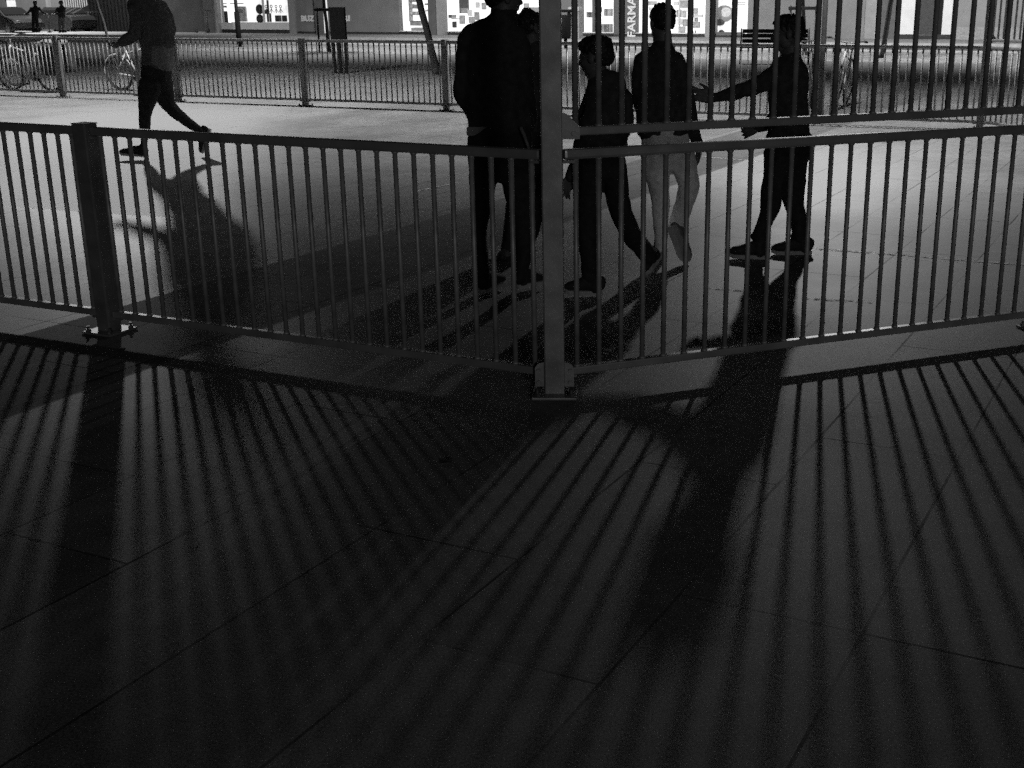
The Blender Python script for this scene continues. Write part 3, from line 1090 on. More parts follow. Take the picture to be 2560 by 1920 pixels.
p.make('leggings', [pv, l1, l2], DENIM, 0.005, 9)
hand(p.bodybm, p.pt(304, 107, -.16), p.pt(288, 116, -.17) - p.pt(304, 107, -.16), Vector((.2, .4, 1)), .18, .8)
hand(p.bodybm, p.pt(394, 103, .1), p.pt(376, 108, .1) - p.pt(394, 103, .1), Vector((.2, -.4, 1)), .18, .8)
p.head(p.pt(338, -58), Vector((-0.95, 0.15, -0.2)), .24, 'short', p.chain([(350, -10, 18, .07), (346, -26, 15, .06), (342, -44, 14, .06)]))
p.shoe(p.pt(368, 393, -.08), p.pt(300, 388, -.09), .040, .09, ankle=p.pt(358, 368, -.08))
p.shoe(p.pt(528, 323, .22), p.pt(511, 384, .19), .040, .08, ankle=p.pt(498, 326, .2), up=Vector((-.9, 0, .3)))
p.finish(0.009)


# --- two distant riders on kick scooters
def rider(x, Y, feet, face, style, cloth, label, arms, lean=0):
    p = Person(Y, label, 0.03, 'people on kick scooters far left')
    p.start(gp(x, feet))
    k = ppm(Y)
    def q(dx, dz, w, d, dy=0):
        return (x + dx * k, feet - dz * k, w * k, d, dy)
    p.make('jacket', [p.chain([q(0, .9, .19, .14), q(0, 1.1, .19, .14), q(0, 1.3, .21, .13), q(0, 1.45, .14, .1), q(0, 1.5, .07, .07)])] +
           [p.chain([q(a[0], 1.38, .07, .07), q(a[1], 1.18, .06, .06, -.1), q(a[2], 1.08, .05, .05, -.2)]) for a in arms], cloth, 0.01, 6)
    p.make('trousers', [p.chain([q(0, .95, .18, .13), q(0, .85, .18, .13)]), p.chain([q(-.08, .85, .1, .1), q(-.10, .5, .075, .08), q(-.10, .12, .06, .06)]), p.chain([q(.08, .85, .1, .1), q(.11, .5, .075, .08), q(.06, .12, .06, .06)])], DENIM if cloth is CLOTH else GREYT, 0.01, 6)
    for a in arms:
        w = p.pt(*q(a[2], 1.08, 0, 0)[:2], -.2)
        hand(p.bodybm, w, Vector((a[2], -.3, -.1)), Vector((0, .3, -1)), .18, .7)
    p.head(p.pt(*q(lean, 1.66, 0, 0)[:2]), face, .235, style, p.chain([q(0, 1.45, .06, .06), q(0, 1.6, .06, .06)]))
    for s in (-.1, .08):
        h = p.pt(*q(s, .12, 0, 0)[:2])
        p.shoe(h, h + Vector((.22, -.1, 0)), .040, .09, ankle=h + Vector((.04, 0, .12)))
    p.finish(0.014)


METAL = mat('scooter_metal', 0.05, 0.4, metal=0.6)
RUB = mat('tyre_rubber', 0.03, 0.8)


def kick_scooter(loc, rz, label, lean=0.0, hgt=1.05):
    t = thing('kick_scooter', label, 'scooter', loc, rz, 'kick scooters')
    t.rotation_euler = (lean, 0, rz)
    mbox('deck', (0, 0, 0.10), (0.62, 0.14, 0.04), METAL, t, bev=0.01)
    mtube('stem', [(0.33, 0, 0.10), (0.42, 0, 0.16), (0.36, 0, hgt)], [.022, .026, .018], METAL, t)
    h = mtube('handlebar', [(0.36, -.27, hgt), (0.36, 0, hgt + .01), (0.36, .27, hgt)], .016, METAL, t)
    for x in (-0.36, 0.45):
        bm = bmesh.new()
        tube(bm, [(x + 0.085 * math.cos(a * .3142), 0, 0.10 + 0.085 * math.sin(a * .3142)) for a in range(20)], 0.022, 8, closed=True)
        tube(bm, [(x, -.02, .1), (x, .02, .1)], 0.05, 12)
        link('wheel', finish(bm, True), RUB, t)
    return t


rider(88, 66.5, 86, Vector((.9, -.3, 0)), 'long', CLOTH, 'distant long haired rider in black with both arms out on a kick scooter', ((-.2, -.33, -.5), (.2, .38, .6)))
rider(154, 66.0, 86.5, Vector((-.8, -.5, 0)), 'short', CLOTH2, 'distant rider in grey trousers holding a kick scooter, beside the dark stairway', ((-.2, -.33, -.42), (.16, .05, -.30)), lean=-.05)
g = gp(108, 86)
kick_scooter(Vector((g.x, g.y, 0)), R(-10), 'kick scooter under the long haired rider at far left')
g = gp(146, 87)
kick_scooter(Vector((g.x, g.y, 0)), R(200), 'kick scooter with tall stem held by the rider in grey trousers')
g = facade(503, 60, 51.6)
kick_scooter(Vector((g.x, g.y, 0.115)), R(-26), 'parked kick scooter leaning against the dark shop wall, no rider', lean=R(-6), hgt=1.15)

# ------------------------------------------------------------------ bicycles
BFR = mat('bicycle_paint', 0.7, 0.3, metal=0.2, var=0.05)
BDK = mat('bicycle_black', 0.025, 0.5)
CHR = mat('chrome', 0.6, 0.22, metal=0.9, var=0.05)
PAN = mat('pannier_canvas', 0.02, 0.9, var=0.3, scale=20)


def wheel_mesh(bm, c, r=0.345):
    tube(bm, [(c[0] + r * math.cos(a * math.pi / 18), 0, c[2] + r * math.sin(a * math.pi / 18)) for a in range(36)], 0.023, 8, closed=True)


def bicycle(loc, rz, label, lean=0.0, frame=BFR, panniers=False, basket=False, steer=0.0):
    t = thing('bicycle', label, 'bicycle', loc, rz, 'bicycles parked behind the rear railing')
    t.rotation_euler = (lean, 0, rz)
    r = 0.345
    rear, front = Vector((-0.52, 0, r)), Vector((0.54, 0, r))
    for nm, c in (('rear_wheel', rear), ('front_wheel', front)):
        bm = bmesh.new()
        wheel_mesh(bm, c, r - 0.019)
        w = link(nm, finish(bm, True), RUB, t)
        bm = bmesh.new()
        tube(bm, [(c.x + (r - .045) * math.cos(a * math.pi / 18), 0, c.z + (r - .045) * math.sin(a * math.pi / 18)) for a in range(36)], 0.010, 6, closed=True)
        link('rim', finish(bm, True), CHR, w)
        bm = bmesh.new()
        for a in range(18):
            an = a * math.pi / 9
            tube(bm, [(c.x, 0.02 * (-1) ** a, c.z), (c.x + (r - .045) * math.cos(an), 0, c.z + (r - .045) * math.sin(an))], 0.0022, 4)
        tube(bm, [(c.x, -.04, c.z), (c.x, .04, c.z)], 0.022, 8)
        link('spokes', finish(bm), CHR, w)
        bm = bmesh.new()
        a0, a1 = (20, 200) if nm == 'rear_wheel' else (60, 190)
        pts = [(c.x + (r + .025) * math.cos(R(a)), 0, c.z + (r + .025) * math.sin(R(a))) for a in range(a0, a1, 10)]
        tube(bm, pts, 0.016, 6)
        link('mudguard', finish(bm, True), frame, t)
    bb, seat, ht, hb = Vector((-0.06, 0, .29)), Vector((-0.24, 0, .80)), Vector((0.36, 0, .86)), Vector((0.42, 0, .66))
    bm = bmesh.new()
    tube(bm, [seat, bb], .020, 8)
    tube(bm, [seat + Vector((.01, 0, -.06)), ht], .016, 8)
    tube(bm, [bb, hb], .026, 8)
    tube(bm, [ht + Vector((-.01, 0, .05)), hb], .020, 8)
    for s in (-1, 1):
        tube(bm, [bb + Vector((0, s * .03, 0)), rear + Vector((0, s * .055, 0))], .018, 6)
        tube(bm, [seat + Vector((0, s * .02, -.05)), rear + Vector((0, s * .055, 0))], .018, 6)
    link('frame', finish(bm, True), frame, t)
    bm = bmesh.new()
    for s in (-1, 1):
        tube(bm, [hb + Vector((0.01, s * .03, -.02)), hb + Vector((.05, s * .05, -.1)), front + Vector((0, s * .05, 0))], .012, 6)
    link('fork', finish(bm, True), CHR, t)
    bm = bmesh.new()
    tube(bm, [ht, ht + Vector((-.03, 0, .16)), ht + Vector((.05, 0, .19))], .013, 8)
    top = ht + Vector((.05, 0, .19))
    tube(bm, [top + Vector((-.18, -.29, .03)), top + Vector((-.06, -.26, .04)), top + Vector((0, -.10, 0)), top, top + Vector((0, .10, 0)), top + Vector((-.06, .26, .04)), top + Vector((-.18, .29, .03))], .012, 8)
    hd = link('handlebar', finish(bm, True), CHR, t)
    for s in (-1, 1):
        mtube('grip', [top + Vector((-.20, s * .293, .03)), top + Vector((-.08, s * .268, .04))], .018, BDK, hd)
    bm = bmesh.new()
    loft(bm, [(seat + Vector((-.13, 0, .14)), .085, .03), (seat + Vector((-.02, 0, .14)), .06, .03), (seat + Vector((.13, 0, .13)), .022, .02)], Vector((0, 0, 1)), 12)
    link('saddle', finish(bm, True), BDK, t)
    mtube('seat_post', [seat, seat + Vector((-.03, 0, .13))], .013, CHR, t)
    bm = bmesh.new()
    tube(bm, [bb + Vector((0, -.035, 0)), bb + Vector((0, -.045, 0))], .095, 20)
    for s in (-1, 1):
        tube(bm, [bb + Vector((0, s * .06, 0)), bb + Vector((s * .10, s * .075, -.13 * s))], .010, 6)
        box(bm, bb + Vector((s * .10, s * .12, -.13 * s)), (.09, .08, .022))
    link('crank_set', finish(bm), BDK, t)
    bm = bmesh.new()
    for s in (-1, 1):
        tube(bm, [(-.28, s * .06, .74), (-.78, s * .06, .74)], .006, 6)
        tube(bm, [(-.72, s * .06, .74), (rear.x, s * .07, rear.z)], .006, 6)
    for x in (-.35, -.5, -.65, -.78):
        tube(bm, [(x, -.06, .74), (x, .06, .74)], .006, 6)
    link('luggage_rack', finish(bm), BDK, t)
    if panniers:
        for s in (-1, 1):
            bm = bmesh.new()
            box(bm, (-.82, s * .16, .66), (.46, .17, .60), bev=0.05)
            o = melt('pannier', bm, .015, PAN, t, 2, .008, 9)
        bm = bmesh.new()
        loft(bm, [(Vector((-.52, 0, .93)), .17, .07), (Vector((-.78, 0, 1.0)), .22, .07), (Vector((-1.0, 0, .96)), .19, .06)], Vector((0, 0, 1)), 14)
        melt('bag_flap', bm, .015, mat('bag_flap_canvas', .16, .9), t, 2, .008, 9)
    if basket:
        bm = bmesh.new()
        for z in (.80, .90, 1.0, 1.06):
            s = .13 + (z - .8) * .12
            tube(bm, [(.62 - s, -s * 1.2, z), (.62 + s, -s * 1.2, z), (.62 + s, s * 1.2, z), (.62 - s, s * 1.2, z)], .004, 5, closed=True)
        for a in range(16):
            an = a * math.pi / 8
            tube(bm, [(.62 + .12 * math.cos(an), .15 * math.sin(an), .80), (.62 + .16 * math.cos(an), .19 * math.sin(an), 1.06)], .003, 4)
        link('basket', finish(bm), CHR, t)
    return t


g = gp(84, 228)
bicycle((g.x, g.y, 0), R(180 - 24), 'bicycle with dark panniers over its rear wheel, behind the rear railing at left', R(-6), panniers=True)
g = gp(356, 228)
bicycle((g.x, g.y, 0), R(-24), 'bicycle partly hidden by the running person, pale frame tubes showing', R(5))
g = gp(-8, 214)
bicycle((g.x, g.y, 0), R(180 - 18), 'dark bicycle cut off by the left frame edge behind the railing', R(5), frame=BDK)
g = gp(2098, 268)
bicycle((g.x, g.y, 0), R(-112), 'bicycle standing almost end-on behind the boy with the outstretched arm', R(-7), basket=False)
g = gp(2035, 262)
bicycle((g.x, g.y, 0), R(-104), 'bicycle with wire basket end-on right beside the slim lamp post', R(4), frame=BDK, basket=True)

# ------------------------------------------------------------------ trees with stakes, bench, bins, board, poles
BARK = mat('bark', 0.022, 0.9, var=0.4, scale=18, bump=0.8, bscale=30, dist=0.02)
BARKP = mat('pale_bark', 0.16, 0.9, var=0.4, scale=18, bump=0.6, bscale=30, dist=0.02)
LEAF = mat('leaf', 0.05, 0.7, var=0.4, scale=3)
WOOD = mat('stake_wood', 0.03, 0.85, var=0.3, scale=10, bump=0.3)


def tree(px, py, topx, rad, label, bark=BARK, h=4.6, crown_r=1.3):
    g = gp(px, py)
    k = ppm(g.y, 1.7)
    t = thing('street_tree', label, 'tree', (g.x, g.y, 0), 0, 'young street trees')
    lx = (topx - px) / k     # sideways shift of the trunk at eye height
    z1 = 1.7
    def c(z):
        return Vector((lx * z / z1, 0.03 * math.sin(z * 2.1), z))
    bm = bmesh.new()
    tube(bm, [c(z) + Vector((0.012 * math.sin(z * 7 + px), 0, 0)) for z in (0, .12, .5, 1.0, 1.5, 2.0, 2.6, 3.2, h)], [rad * 1.5, rad * 1.15, rad, rad * .96, rad * .95, rad * .9, rad * .8, rad * .6, rad * .25], 12)
    rnd = random.Random(px)
    tips = []
    for i in range(9):
        z = 2.5 + i * (h - 2.6) / 9
        a = i * 2.4
        e = c(z) + Vector((math.cos(a), math.sin(a), 0.75)) * (crown_r * (0.75 - 0.03 * i))
        tube(bm, [c(z), (c(z) + e) / 2 + Vector((0, 0, .06)), e], [rad * .4, rad * .28, rad * .1], 6)
        tips += [e, (c(z) + e) / 2]
    link('trunk', finish(bm, True), bark, t)
    bm = bmesh.new()
    for e in tips + [c(h)]:
        for j in range(46):
            d = Vector((rnd.gauss(0, .3), rnd.gauss(0, .3), rnd.gauss(0, .26)))
            q = e + d * crown_r * .55
            a = Vector((rnd.uniform(-1, 1), rnd.uniform(-1, 1), rnd.uniform(-1, 1))).normalized()
            b = a.cross(Vector((rnd.uniform(-1, 1), rnd.uniform(-1, 1), 1))).normalized()
            s = rnd.uniform(.04, .075)
            bm.faces.new([bm.verts.new(q + v) for v in (a * s, b * s * .5, -a * s, -b * s * .5)])
    link('crown', finish(bm), LEAF, t)
    return t, g


tree(1093, 186, 1056, 0.085, 'bare dark trunk leaning left in front of the lit pharmacy window')
_, g = tree(823, 130, 818, 0.06, 'slim upright young tree tied between wooden stakes beside the dark board')
tree(2205, 145, 2219, 0.08, 'dark slim trunk before the grey wall at right')
tree(277, 122, 257, 0.05, 'thin pale trunk in front of the dark stairway at left', bark=BARKP)
tree(2012, 138, 2000, 0.07, 'dark trunk held by stakes behind the head of the boy with the outstretched arm')


def stakes(px, py, wide, label, n=2):
    g = gp(px, py)
    t = thing('tree_stakes', label, 'tree stakes', (g.x, g.y, 0), R(-20), 'timber frames round the young trees')
    for s in (-1, 1):
        mtube('stake', [(s * wide, 0.1, 0), (s * wide, 0.1, 1.5)], .035, WOOD, t, 8)
    mbox('crossbar', (0, 0.1, 1.42), (wide * 2 + .14, .09, .10), WOOD, t, bev=.01)
    if n > 2:
        mbox('crossbar', (0, 0.1, 1.15), (wide * 2 + .1, .07, .07), WOOD, t, bev=.01)


stakes(814, 131, 0.30, 'timber stakes and crossbar round the slim tree by the dark board')
stakes(2002, 139, 0.40, 'timber stakes and crossbar behind the head of the boy with outstretched arm')

# notice board on slatted legs
DARK = mat('dark_painted_steel', 0.006, 0.85, spec=.15)
g = gp(853, 183)
t = thing('notice_board', 'tall dark board on three slatted legs behind the rear railing', 'notice board', (g.x, g.y, 0), R(-12))
mbox('board', (0, 0, 1.18), (.39, .10, .76), DARK, t, bev=.008)
for x in (-.16, 0, .16):
    mbox('leg', (x, 0, .41), (.075, .05, .82), DARK, t, bev=.004)
mbox('foot_plate', (0, 0, .012), (.46, .16, .016), DARK, t)

# sign pole
g = gp(599, 117)
t = thing('sign_pole', 'thin pole with thick dark lower sleeve in front of the display window', 'pole', (g.x, g.y, 0))
mtube('shaft', [(0, 0, 1.3), (-.05, 0, 4.5)], .065, mat('grey_pole', .10, .5, metal=.4), t)
mtube('sleeve', [(0, 0, 0), (0, 0, 1.32)], .105, DARK, t, 12)

# litter bin and grey street cabinet by the pharmacy
g = gp(1414, 121)
t = thing('litter_bin', 'dark litter bin with hooded top beside the grey cabinet', 'bin', (g.x, g.y, 0), R(-24))
bm = bmesh.new()
tube(bm, [(0, 0, .35), (0, 0, .4), (0, 0, 1.15), (0, 0, 1.18)], [.17, .2, .22, .2], 18)
link('bucket', finish(bm, True), DARK, t)
mtube('stand', [(0, 0, 0), (0, 0, .4)], .06, DARK, t)
mbox('hood', (0, 0, 1.32), (.40, .34, .10), DARK, t, bev=.03)
mbox('hood_support', (.15, 0, 1.22), (.03, .25, .12), DARK, t)
mbox('sticker', (-.1, -.222, 1.0), (.12, .006, .14), mat('white_sticker', .6), t)
g = facade(1439, 98, 49.5)
t = thing('street_cabinet', 'pale grey street cabinet with curved top beside the litter bin', 'cabinet', (g.x, g.y, 0.1), R(-26))
CAB = mat('cabinet_grey', .33, .6)
bm = bmesh.new()
box(bm, (0, 0, .55), (.52, .4, 1.1), bev=.02)
link('body', finish(bm), CAB, t)
bm = bmesh.new()
box(bm, (0, 0, 1.22), (.56, .44, .2), bev=.07)
link('lid', finish(bm), mat('cabinet_lid', .45, .5), t)
mbox('slot', (0, -.21, .98), (.4, .02, .05), DARK, t)

# bench
g = gp(1935, 160)
t = thing('park_bench', 'dark slatted bench with iron armrests behind the rear railing at right', 'bench', (g.x, g.y, 0), R(-8))
SL = mat('bench_wood', .012, .6, var=.3, scale=8)
IRON = mat('cast_iron', .02, .5, metal=.4)
seat = mbox('seat', (0, 0, .44), (1.78, .40, .035), SL, t, bev=.008)
for k, (z, y) in enumerate(((.60, .23), (.74, .26), (.86, .29))):
    mbox('back_slat', (0, y, z), (1.78, .03, .105), SL, t, bev=.008)
for x in (-.92, .92):
    bm = bmesh.new()
    tube(bm, [(x, -.20, 0), (x, -.22, .22), (x, -.20, .42), (x, -.24, .60), (x, -.14, .66), (x, .05, .63), (x, .22, .62)], .020, 8)
    tube(bm, [(x, .22, 0), (x, .20, .42), (x, .24, .62), (x, .31, .93)], .020, 8)
    tube(bm, [(x, -.20, .42), (x, .20, .42)], .018, 8)
    link('end_frame', finish(bm, True), IRON, t)

# ------------------------------------------------------------------ shop fronts along the far side
FA = math.atan2(-GN.y, -GN.x)
fa = math.atan2(GN.y, GN.x)         # facade runs along GN (left to right in the picture)


def fpos(px, u=52.2):
    d = ray(px, 80)
    k = u / (d.x * GU.x + d.y * GU.y)
    p_ = d * k
    return p_.x * GN.x + p_.y * GN.y        # coordinate along the facade


def zof(px, py, u=52.2):
    return facade(px, py, u).z


def wallbox(name, x0, x1, z0, z1, material, parent, u=52.2, depth=0.3, proud=0.0, bev=0.0):
    """box on the facade line between photo columns x0..x1; front face at u - proud"""
    n0, n1 = fpos(x0, u), fpos(x1, u)
    a, b_ = UN(u - proud, n0), UN(u - proud, n1)
    c = (a + b_) / 2 + GU * (depth / 2)
    M = Matrix.Translation((c.x, c.y, (z0 + z1) / 2)) @ Matrix.Rotation(fa, 4, 'Z')
    bm = bmesh.new()
    box(bm, (0, 0, 0), (abs(n1 - n0), depth, z1 - z0), bev=bev)
    me = finish(bm)
    o = link(name, me, material)
    if parent is not None:
        me.transform(parent.matrix_basis.inverted() @ M)
        o.parent = parent
    else:
        o.matrix_basis = M
    return o


WALL = mat('grey_render', .235, .85, var=.10, scale=1.5, bump=.1)
WALLD = mat('dark_render', .07, .85, var=.25, scale=1.0, bump=.1)
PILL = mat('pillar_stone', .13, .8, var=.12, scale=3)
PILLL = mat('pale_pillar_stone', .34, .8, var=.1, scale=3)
WHITEP = mat('white_panel', .85, .6, var=.06, scale=2)
PLINTH = mat('dark_plinth', .04, .8)
LITW = glow('lit_shop_interior', .8, .95, .22, 1.8)
LITB = glow('bright_glow', .8, 1.25, .28, 1.6)
LITG = glow('dim_glow', .7, .55, .25, 1.5)
POST_ = glow('backlit_poster', .7, .55, .12, .8)
GREYP = mat('grey_product', .40, .6, var=.3, scale=4)
DARKP = mat('dark_product', .06, .6, var=.3, scale=4)
MIDP = mat('pale_product', .5, .6, var=.3, scale=6)
TOP = 7.0


def building(name, label, cat, x0):
    n0 = fpos(x0)
    q_ = UN(52.2, n0)
    return thing(name, label, cat, q_, 0)


def letters(text, px, py_base, hgt, parent, material, u, proud, vertical=False, px1=None, bold=.03):
    cu = bpy.data.curves.new('letters', 'FONT')
    cu.body = text
    cu.size = 1.0
    cu.extrude = 0.02
    cu.offset = bold
    cu.resolution_u = 3
    tmp = bpy.data.objects.new('tmp', cu)
    COL.objects.link(tmp)
    dg = bpy.context.evaluated_depsgraph_get()
    me = bpy.data.meshes.new_from_object(tmp.evaluated_get(dg))
    bpy.data.objects.remove(tmp)
    xs = [v.co.x for v in me.vertices]
    ys = [v.co.y for v in me.vertices]
    me.transform(Matrix.Translation((-min(xs), -min(ys), 0)))
    sx = hgt / (max(ys) - min(ys))
    L = (max(xs) - min(xs))
    if vertical:
        z0, z1 = zof(px, py_base, u), zof(px, px1, u)
        sl = (z1 - z0) / L
        T = Matrix.Rotation(R(90), 4, 'X') @ Matrix.Rotation(R(90), 4, 'Z') @ Matrix.Diagonal((sl, sx, 1, 1))
        base = UN(u - proud, fpos(px, u), z0)
    else:
        sl = (fpos(px1, u) - fpos(px, u)) / L
        T = Matrix.Rotation(R(90), 4, 'X') @ Matrix.Diagonal((sl, sx, 1, 1))
        base = UN(u - proud, fpos(px, u), zof(px, py_base, u))
    me.transform(parent.matrix_basis.inverted() @ Matrix.Translation(base) @ Matrix.Rotation(fa, 4, 'Z') @ T)
    return link('lettering', me, material, parent)


# --- far left: dim building, dark stairway
B = building('apartment_building', 'dim grey apartment block with two small lit windows at the far left', 'building', -60)
wallbox('wall', -420, 168, -.1, TOP, mat('dim_render', .22, .85, var=.2, scale=.6), B, u=56.0)
for (x0, y0, x1, y1) in ((8, 30, 21, 61), (31, 22, 50, 52), (28, 0, 49, 18)):
    z0, z1 = zof((x0 + x1) / 2, y1, 56.0), zof((x0 + x1) / 2, y0, 56.0)
    w = wallbox('window', x0, x1, z0, z1, glow('lit_window', .7, .62, .15, 2.0) if y0 else LITG, B, u=56.0, depth=.1, proud=.03)
    wallbox('frame', x0 - 2, x1 + 2, z1, z1 + .12, PLINTH, B, u=56.0, depth=.12, proud=.05).parent = w
wallbox('drainpipe', 131, 138, 0, TOP, PILLL, B, u=56.0, depth=.2, proud=.22)
B = building('stair_passage', 'black passage under the building with a pale barred stair rail at its top', 'passage', 165)
wallbox('back_wall', 160, 470, -.1, TOP, mat('dark_opening_shade', .010, .9), B, u=57.0)  # wall coloured near black for the darkness inside the passage
wallbox('stair_flight', 170, 232, zof(200, 34), zof(200, 30), WALLD, B, u=54.5, depth=1.2)
for i in range(11):
    x = 168 + i * 5.6
    yb = 36 - i * 2.2
    wallbox('baluster', x, x + 2.4, zof(x, yb, 54.0), TOP, PILLL, B, u=54.0, depth=.06)

# --- corner wall with door frame, then the lit display window
B = building('display_shop', 'shop with brightly lit display window above a white panel, left of the lettered wall', 'shop', 470)
wallbox('wall', 400, 520, -.1, TOP, WALLD, B, u=52.4)
wallbox('door_frame', 518, 522, .115, TOP, PILLL, B, depth=.12, proud=.04)
wallbox('threshold', 492, 524, .115, .19, PILLL, B, depth=.12, proud=.05)
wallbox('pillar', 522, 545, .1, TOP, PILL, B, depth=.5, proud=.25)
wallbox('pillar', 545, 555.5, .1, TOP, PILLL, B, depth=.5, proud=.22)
zs = zof(640, 57)
wallbox('parapet_panel', 553, 640, .30, zs, WHITEP, B, depth=.3, proud=.02)
wallbox('parapet_panel', 641, 729, .30, zs, WHITEP, B, depth=.3, proud=.02)
wallbox('plinth', 553, 729, .1, .30, PLINTH, B, depth=.3)
wn = wallbox('display_window', 553, 729, zs, TOP, LITW, B, u=53.4, depth=.2)
for x in (553, 660, 725):
    wallbox('mullion', x, x + 3.5, zs, TOP, WHITEP, B, depth=.08, proud=.0)
# goods in the display: rack, screen, round cushions, paper figures
def goods(name, label, parts, u, group=None):
    q_ = UN(u, fpos(parts[0][0], u))
    t_ = thing(name, label, 'display goods', q_, 0, group)
    for nm, x0, y0, x1, y1, m_ in parts:
        wallbox(nm, x0, x1, zof((x0 + x1) / 2, y1, u), zof((x0 + x1) / 2, y0, u), m_, t_, u=u, depth=.12, bev=.02)
    return t_
def goods_(name, label, parts, u, group=None):
    parts = [(p_[1], p_[0]) + tuple(p_[2:]) for p_ in parts]
    q_ = UN(u, fpos(parts[0][0], u))
    t_ = thing(name, label, 'display goods', q_, 0, group)
    for x0, nm, y0, x1, y1, m_ in parts:
        wallbox(nm, x0, x1, zof((x0 + x1) / 2, y1, u), zof((x0 + x1) / 2, y0, u), m_, t_, u=u, depth=.12, bev=.02)
    return t_
goods_('clothes_rack', 'rack with folded grey goods at the left of the lit display', [('shelf', 556, 8, 612, 10, DARKP), ('folded_goods', 557, 14, 572, 19, GREYP), ('shelf', 556, 34, 566, 36, DARKP), ('folded_goods', 554, 43, 566, 52, GREYP), ('dark_goods', 562, 28, 572, 56, DARKP)], 53.0)
goods_('white_banner', 'narrow white hanging banner in the lit display', [('cloth', 573, 6, 577, 58, LITB)], 52.8)  # banner cloth glows by itself, its brightness put in as emission
goods_('grey_cabinet', 'pale grey cabinet in the lit display, left of the round cushions', [('body', 592, 16, 618, 54, MIDP), ('door', 596, 22, 612, 34, GREYP)], 53.0)
for (cx_, cy_, rr_, lb) in ((649, 23, 12, 'upper dark round cushion in the lit display'), (650, 47, 11, 'lower dark round cushion in the lit display')):
    c = facade(cx_, cy_, 53.0)
    bm = bmesh.new()
    rr2 = rr_ / ppm(c.y, 1)
    ball(bm, (0, 0, 0), (rr2, .10, rr2), Matrix.Rotation(fa, 3, 'Z'), 3)
    tag(link('round_cushion', finish(bm, True), DARKP, None, c), lb, 'cushion', 'round cushions in the display')
c = facade(672, 20, 52.9)
t = thing('high_chair', 'small dark stool with two splayed legs in the lit display', 'stool', UN(52.9, fpos(672, 52.9)))
for nm, x0, y0, x1, y1 in (('seat', 660, 25, 675, 35), ('leg', 670, 34, 673, 55), ('leg', 676, 33, 679, 55), ('backrest', 672, 0, 675, 30)):
    wallbox(nm, x0, x1, zof(x0, y1, 52.9), zof(x0, y0, 52.9), DARKP, t, u=52.9, depth=.08)
for i, x in enumerate((665, 678, 690, 701)):
    t = thing('paper_figure', ('first', 'second', 'third', 'fourth')[i] + ' paper figure from the left, hand in hand in the lit display', 'decoration', UN(53.05, fpos(x, 53.05)), 0, 'paper figures')
    c = facade(x, 16, 53.05) - t.location
    k = 1 / ppm(facade(x, 16, 53.05).y, 1)
    ax = GN
    bm = bmesh.new()
    tube(bm, [c + ax * (3.2 * k * math.cos(a * .5236)) + Vector((0, 0, 3.2 * k * math.sin(a * .5236))) for a in range(12)], .018, 6, closed=True)
    link('head', finish(bm, True), DARKP, t)
    bm = bmesh.new()
    tube(bm, [c + Vector((0, 0, -4 * k)), c + Vector((0, 0, -16 * k))], .02, 6)
    tube(bm, [c + Vector((0, 0, -5 * k)), c + ax * 6 * k + Vector((0, 0, -14 * k))], .015, 6)
    tube(bm, [c + Vector((0, 0, -5 * k)), c - ax * 6 * k + Vector((0, 0, -14 * k))], .015, 6)
    link('body', finish(bm, True), GREYP, t)
for i, (x0, x1, lb) in enumerate(((690, 699, 'dark gift box under the third paper figure'), (707, 713, 'dark gift box at the right end of the lit display'))):
    bx = wallbox('gift_box', x0, x1, zof(x0, 55), zof(x0, 39), DARKP, None, u=52.95, depth=.25, bev=.02)
    tag(bx, lb, 'box', 'gift boxes in the display')

# --- lettered grey wall
B = building('lettered_wall', 'long grey shop wall lettered BUZ and RI beside the lit display', 'wall', 729)
wallbox('wall', 742, 1000, .1, TOP, WALL, B)
wallbox('pillar', 728, 743, .1, TOP, PILLL, B, depth=.5, proud=.12)
wallbox('plinth', 744, 998, .1, .22, PLINTH, B, depth=.1, proud=.03)
LW = mat('white_letters', .9, .6, var=.02)
letters('BUZ', 757, 53.8, .30, B, LW, 52.2, .05, px1=790, bold=.05)
letters('RI', 862, 53.4, .30, B, LW, 52.2, .05, px1=878, bold=.05)

# --- arcade pillar in front
t = thing('arcade_pillar', 'dark square pillar with a glowing edge before the lettered wall', 'pillar', UN(50.2, fpos(800, 50.2)))
wallbox('shaft', 790, 810, 0.1, TOP, PILL, t, u=50.2, depth=.35)
wallbox('glowing_edge', 810.2, 813, 0.1, TOP, LITG, t, u=50.25, depth=.3)  # edge glows by itself in place of light falling on the pillar
wallbox('foot', 789, 814, 0.1, .2, PILL, t, u=50.2, depth=.4, proud=.03)

# --- pharmacy
B = building('pharmacy', 'pharmacy front with white lit windows and an upright FARMACIA sign', 'shop', 1000)
zb = .30
for x0, x1, m_, u_ in ((998, 1086, LITB, 53.5), (1104, 1300, LITB, 54.2), (1300, 1404, LITW, 54.0), (1450, 1540, LITB, 53.6), (1590, 1700, LITB, 54.0), (1700, 1766, LITB, 53.6)):
    w = wallbox('display_window', x0, x1, .25, TOP, m_, B, u=u_, depth=.2)
wallbox('plinth', 998, 1790, .1, .25, PLINTH, B, depth=1.6)
wallbox('sill', 1000, 1788, .25, .29, WHITEP, B, depth=.3, proud=.04)
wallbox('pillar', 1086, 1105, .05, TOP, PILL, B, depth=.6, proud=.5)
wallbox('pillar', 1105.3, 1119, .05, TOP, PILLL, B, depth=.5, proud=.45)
wallbox('grey_screen', 1150, 1172, 1.1, TOP, PILL, B, u=53.2, depth=.1)
wallbox('wall', 1404, 1451, .1, TOP, WALL, B, depth=.4)
wallbox('mullion', 1481, 1487, .29, TOP, PILL, B, depth=.1, proud=.02)
wallbox('mullion', 1489, 1492, .29, TOP, WHITEP, B, depth=.1, proud=.02)
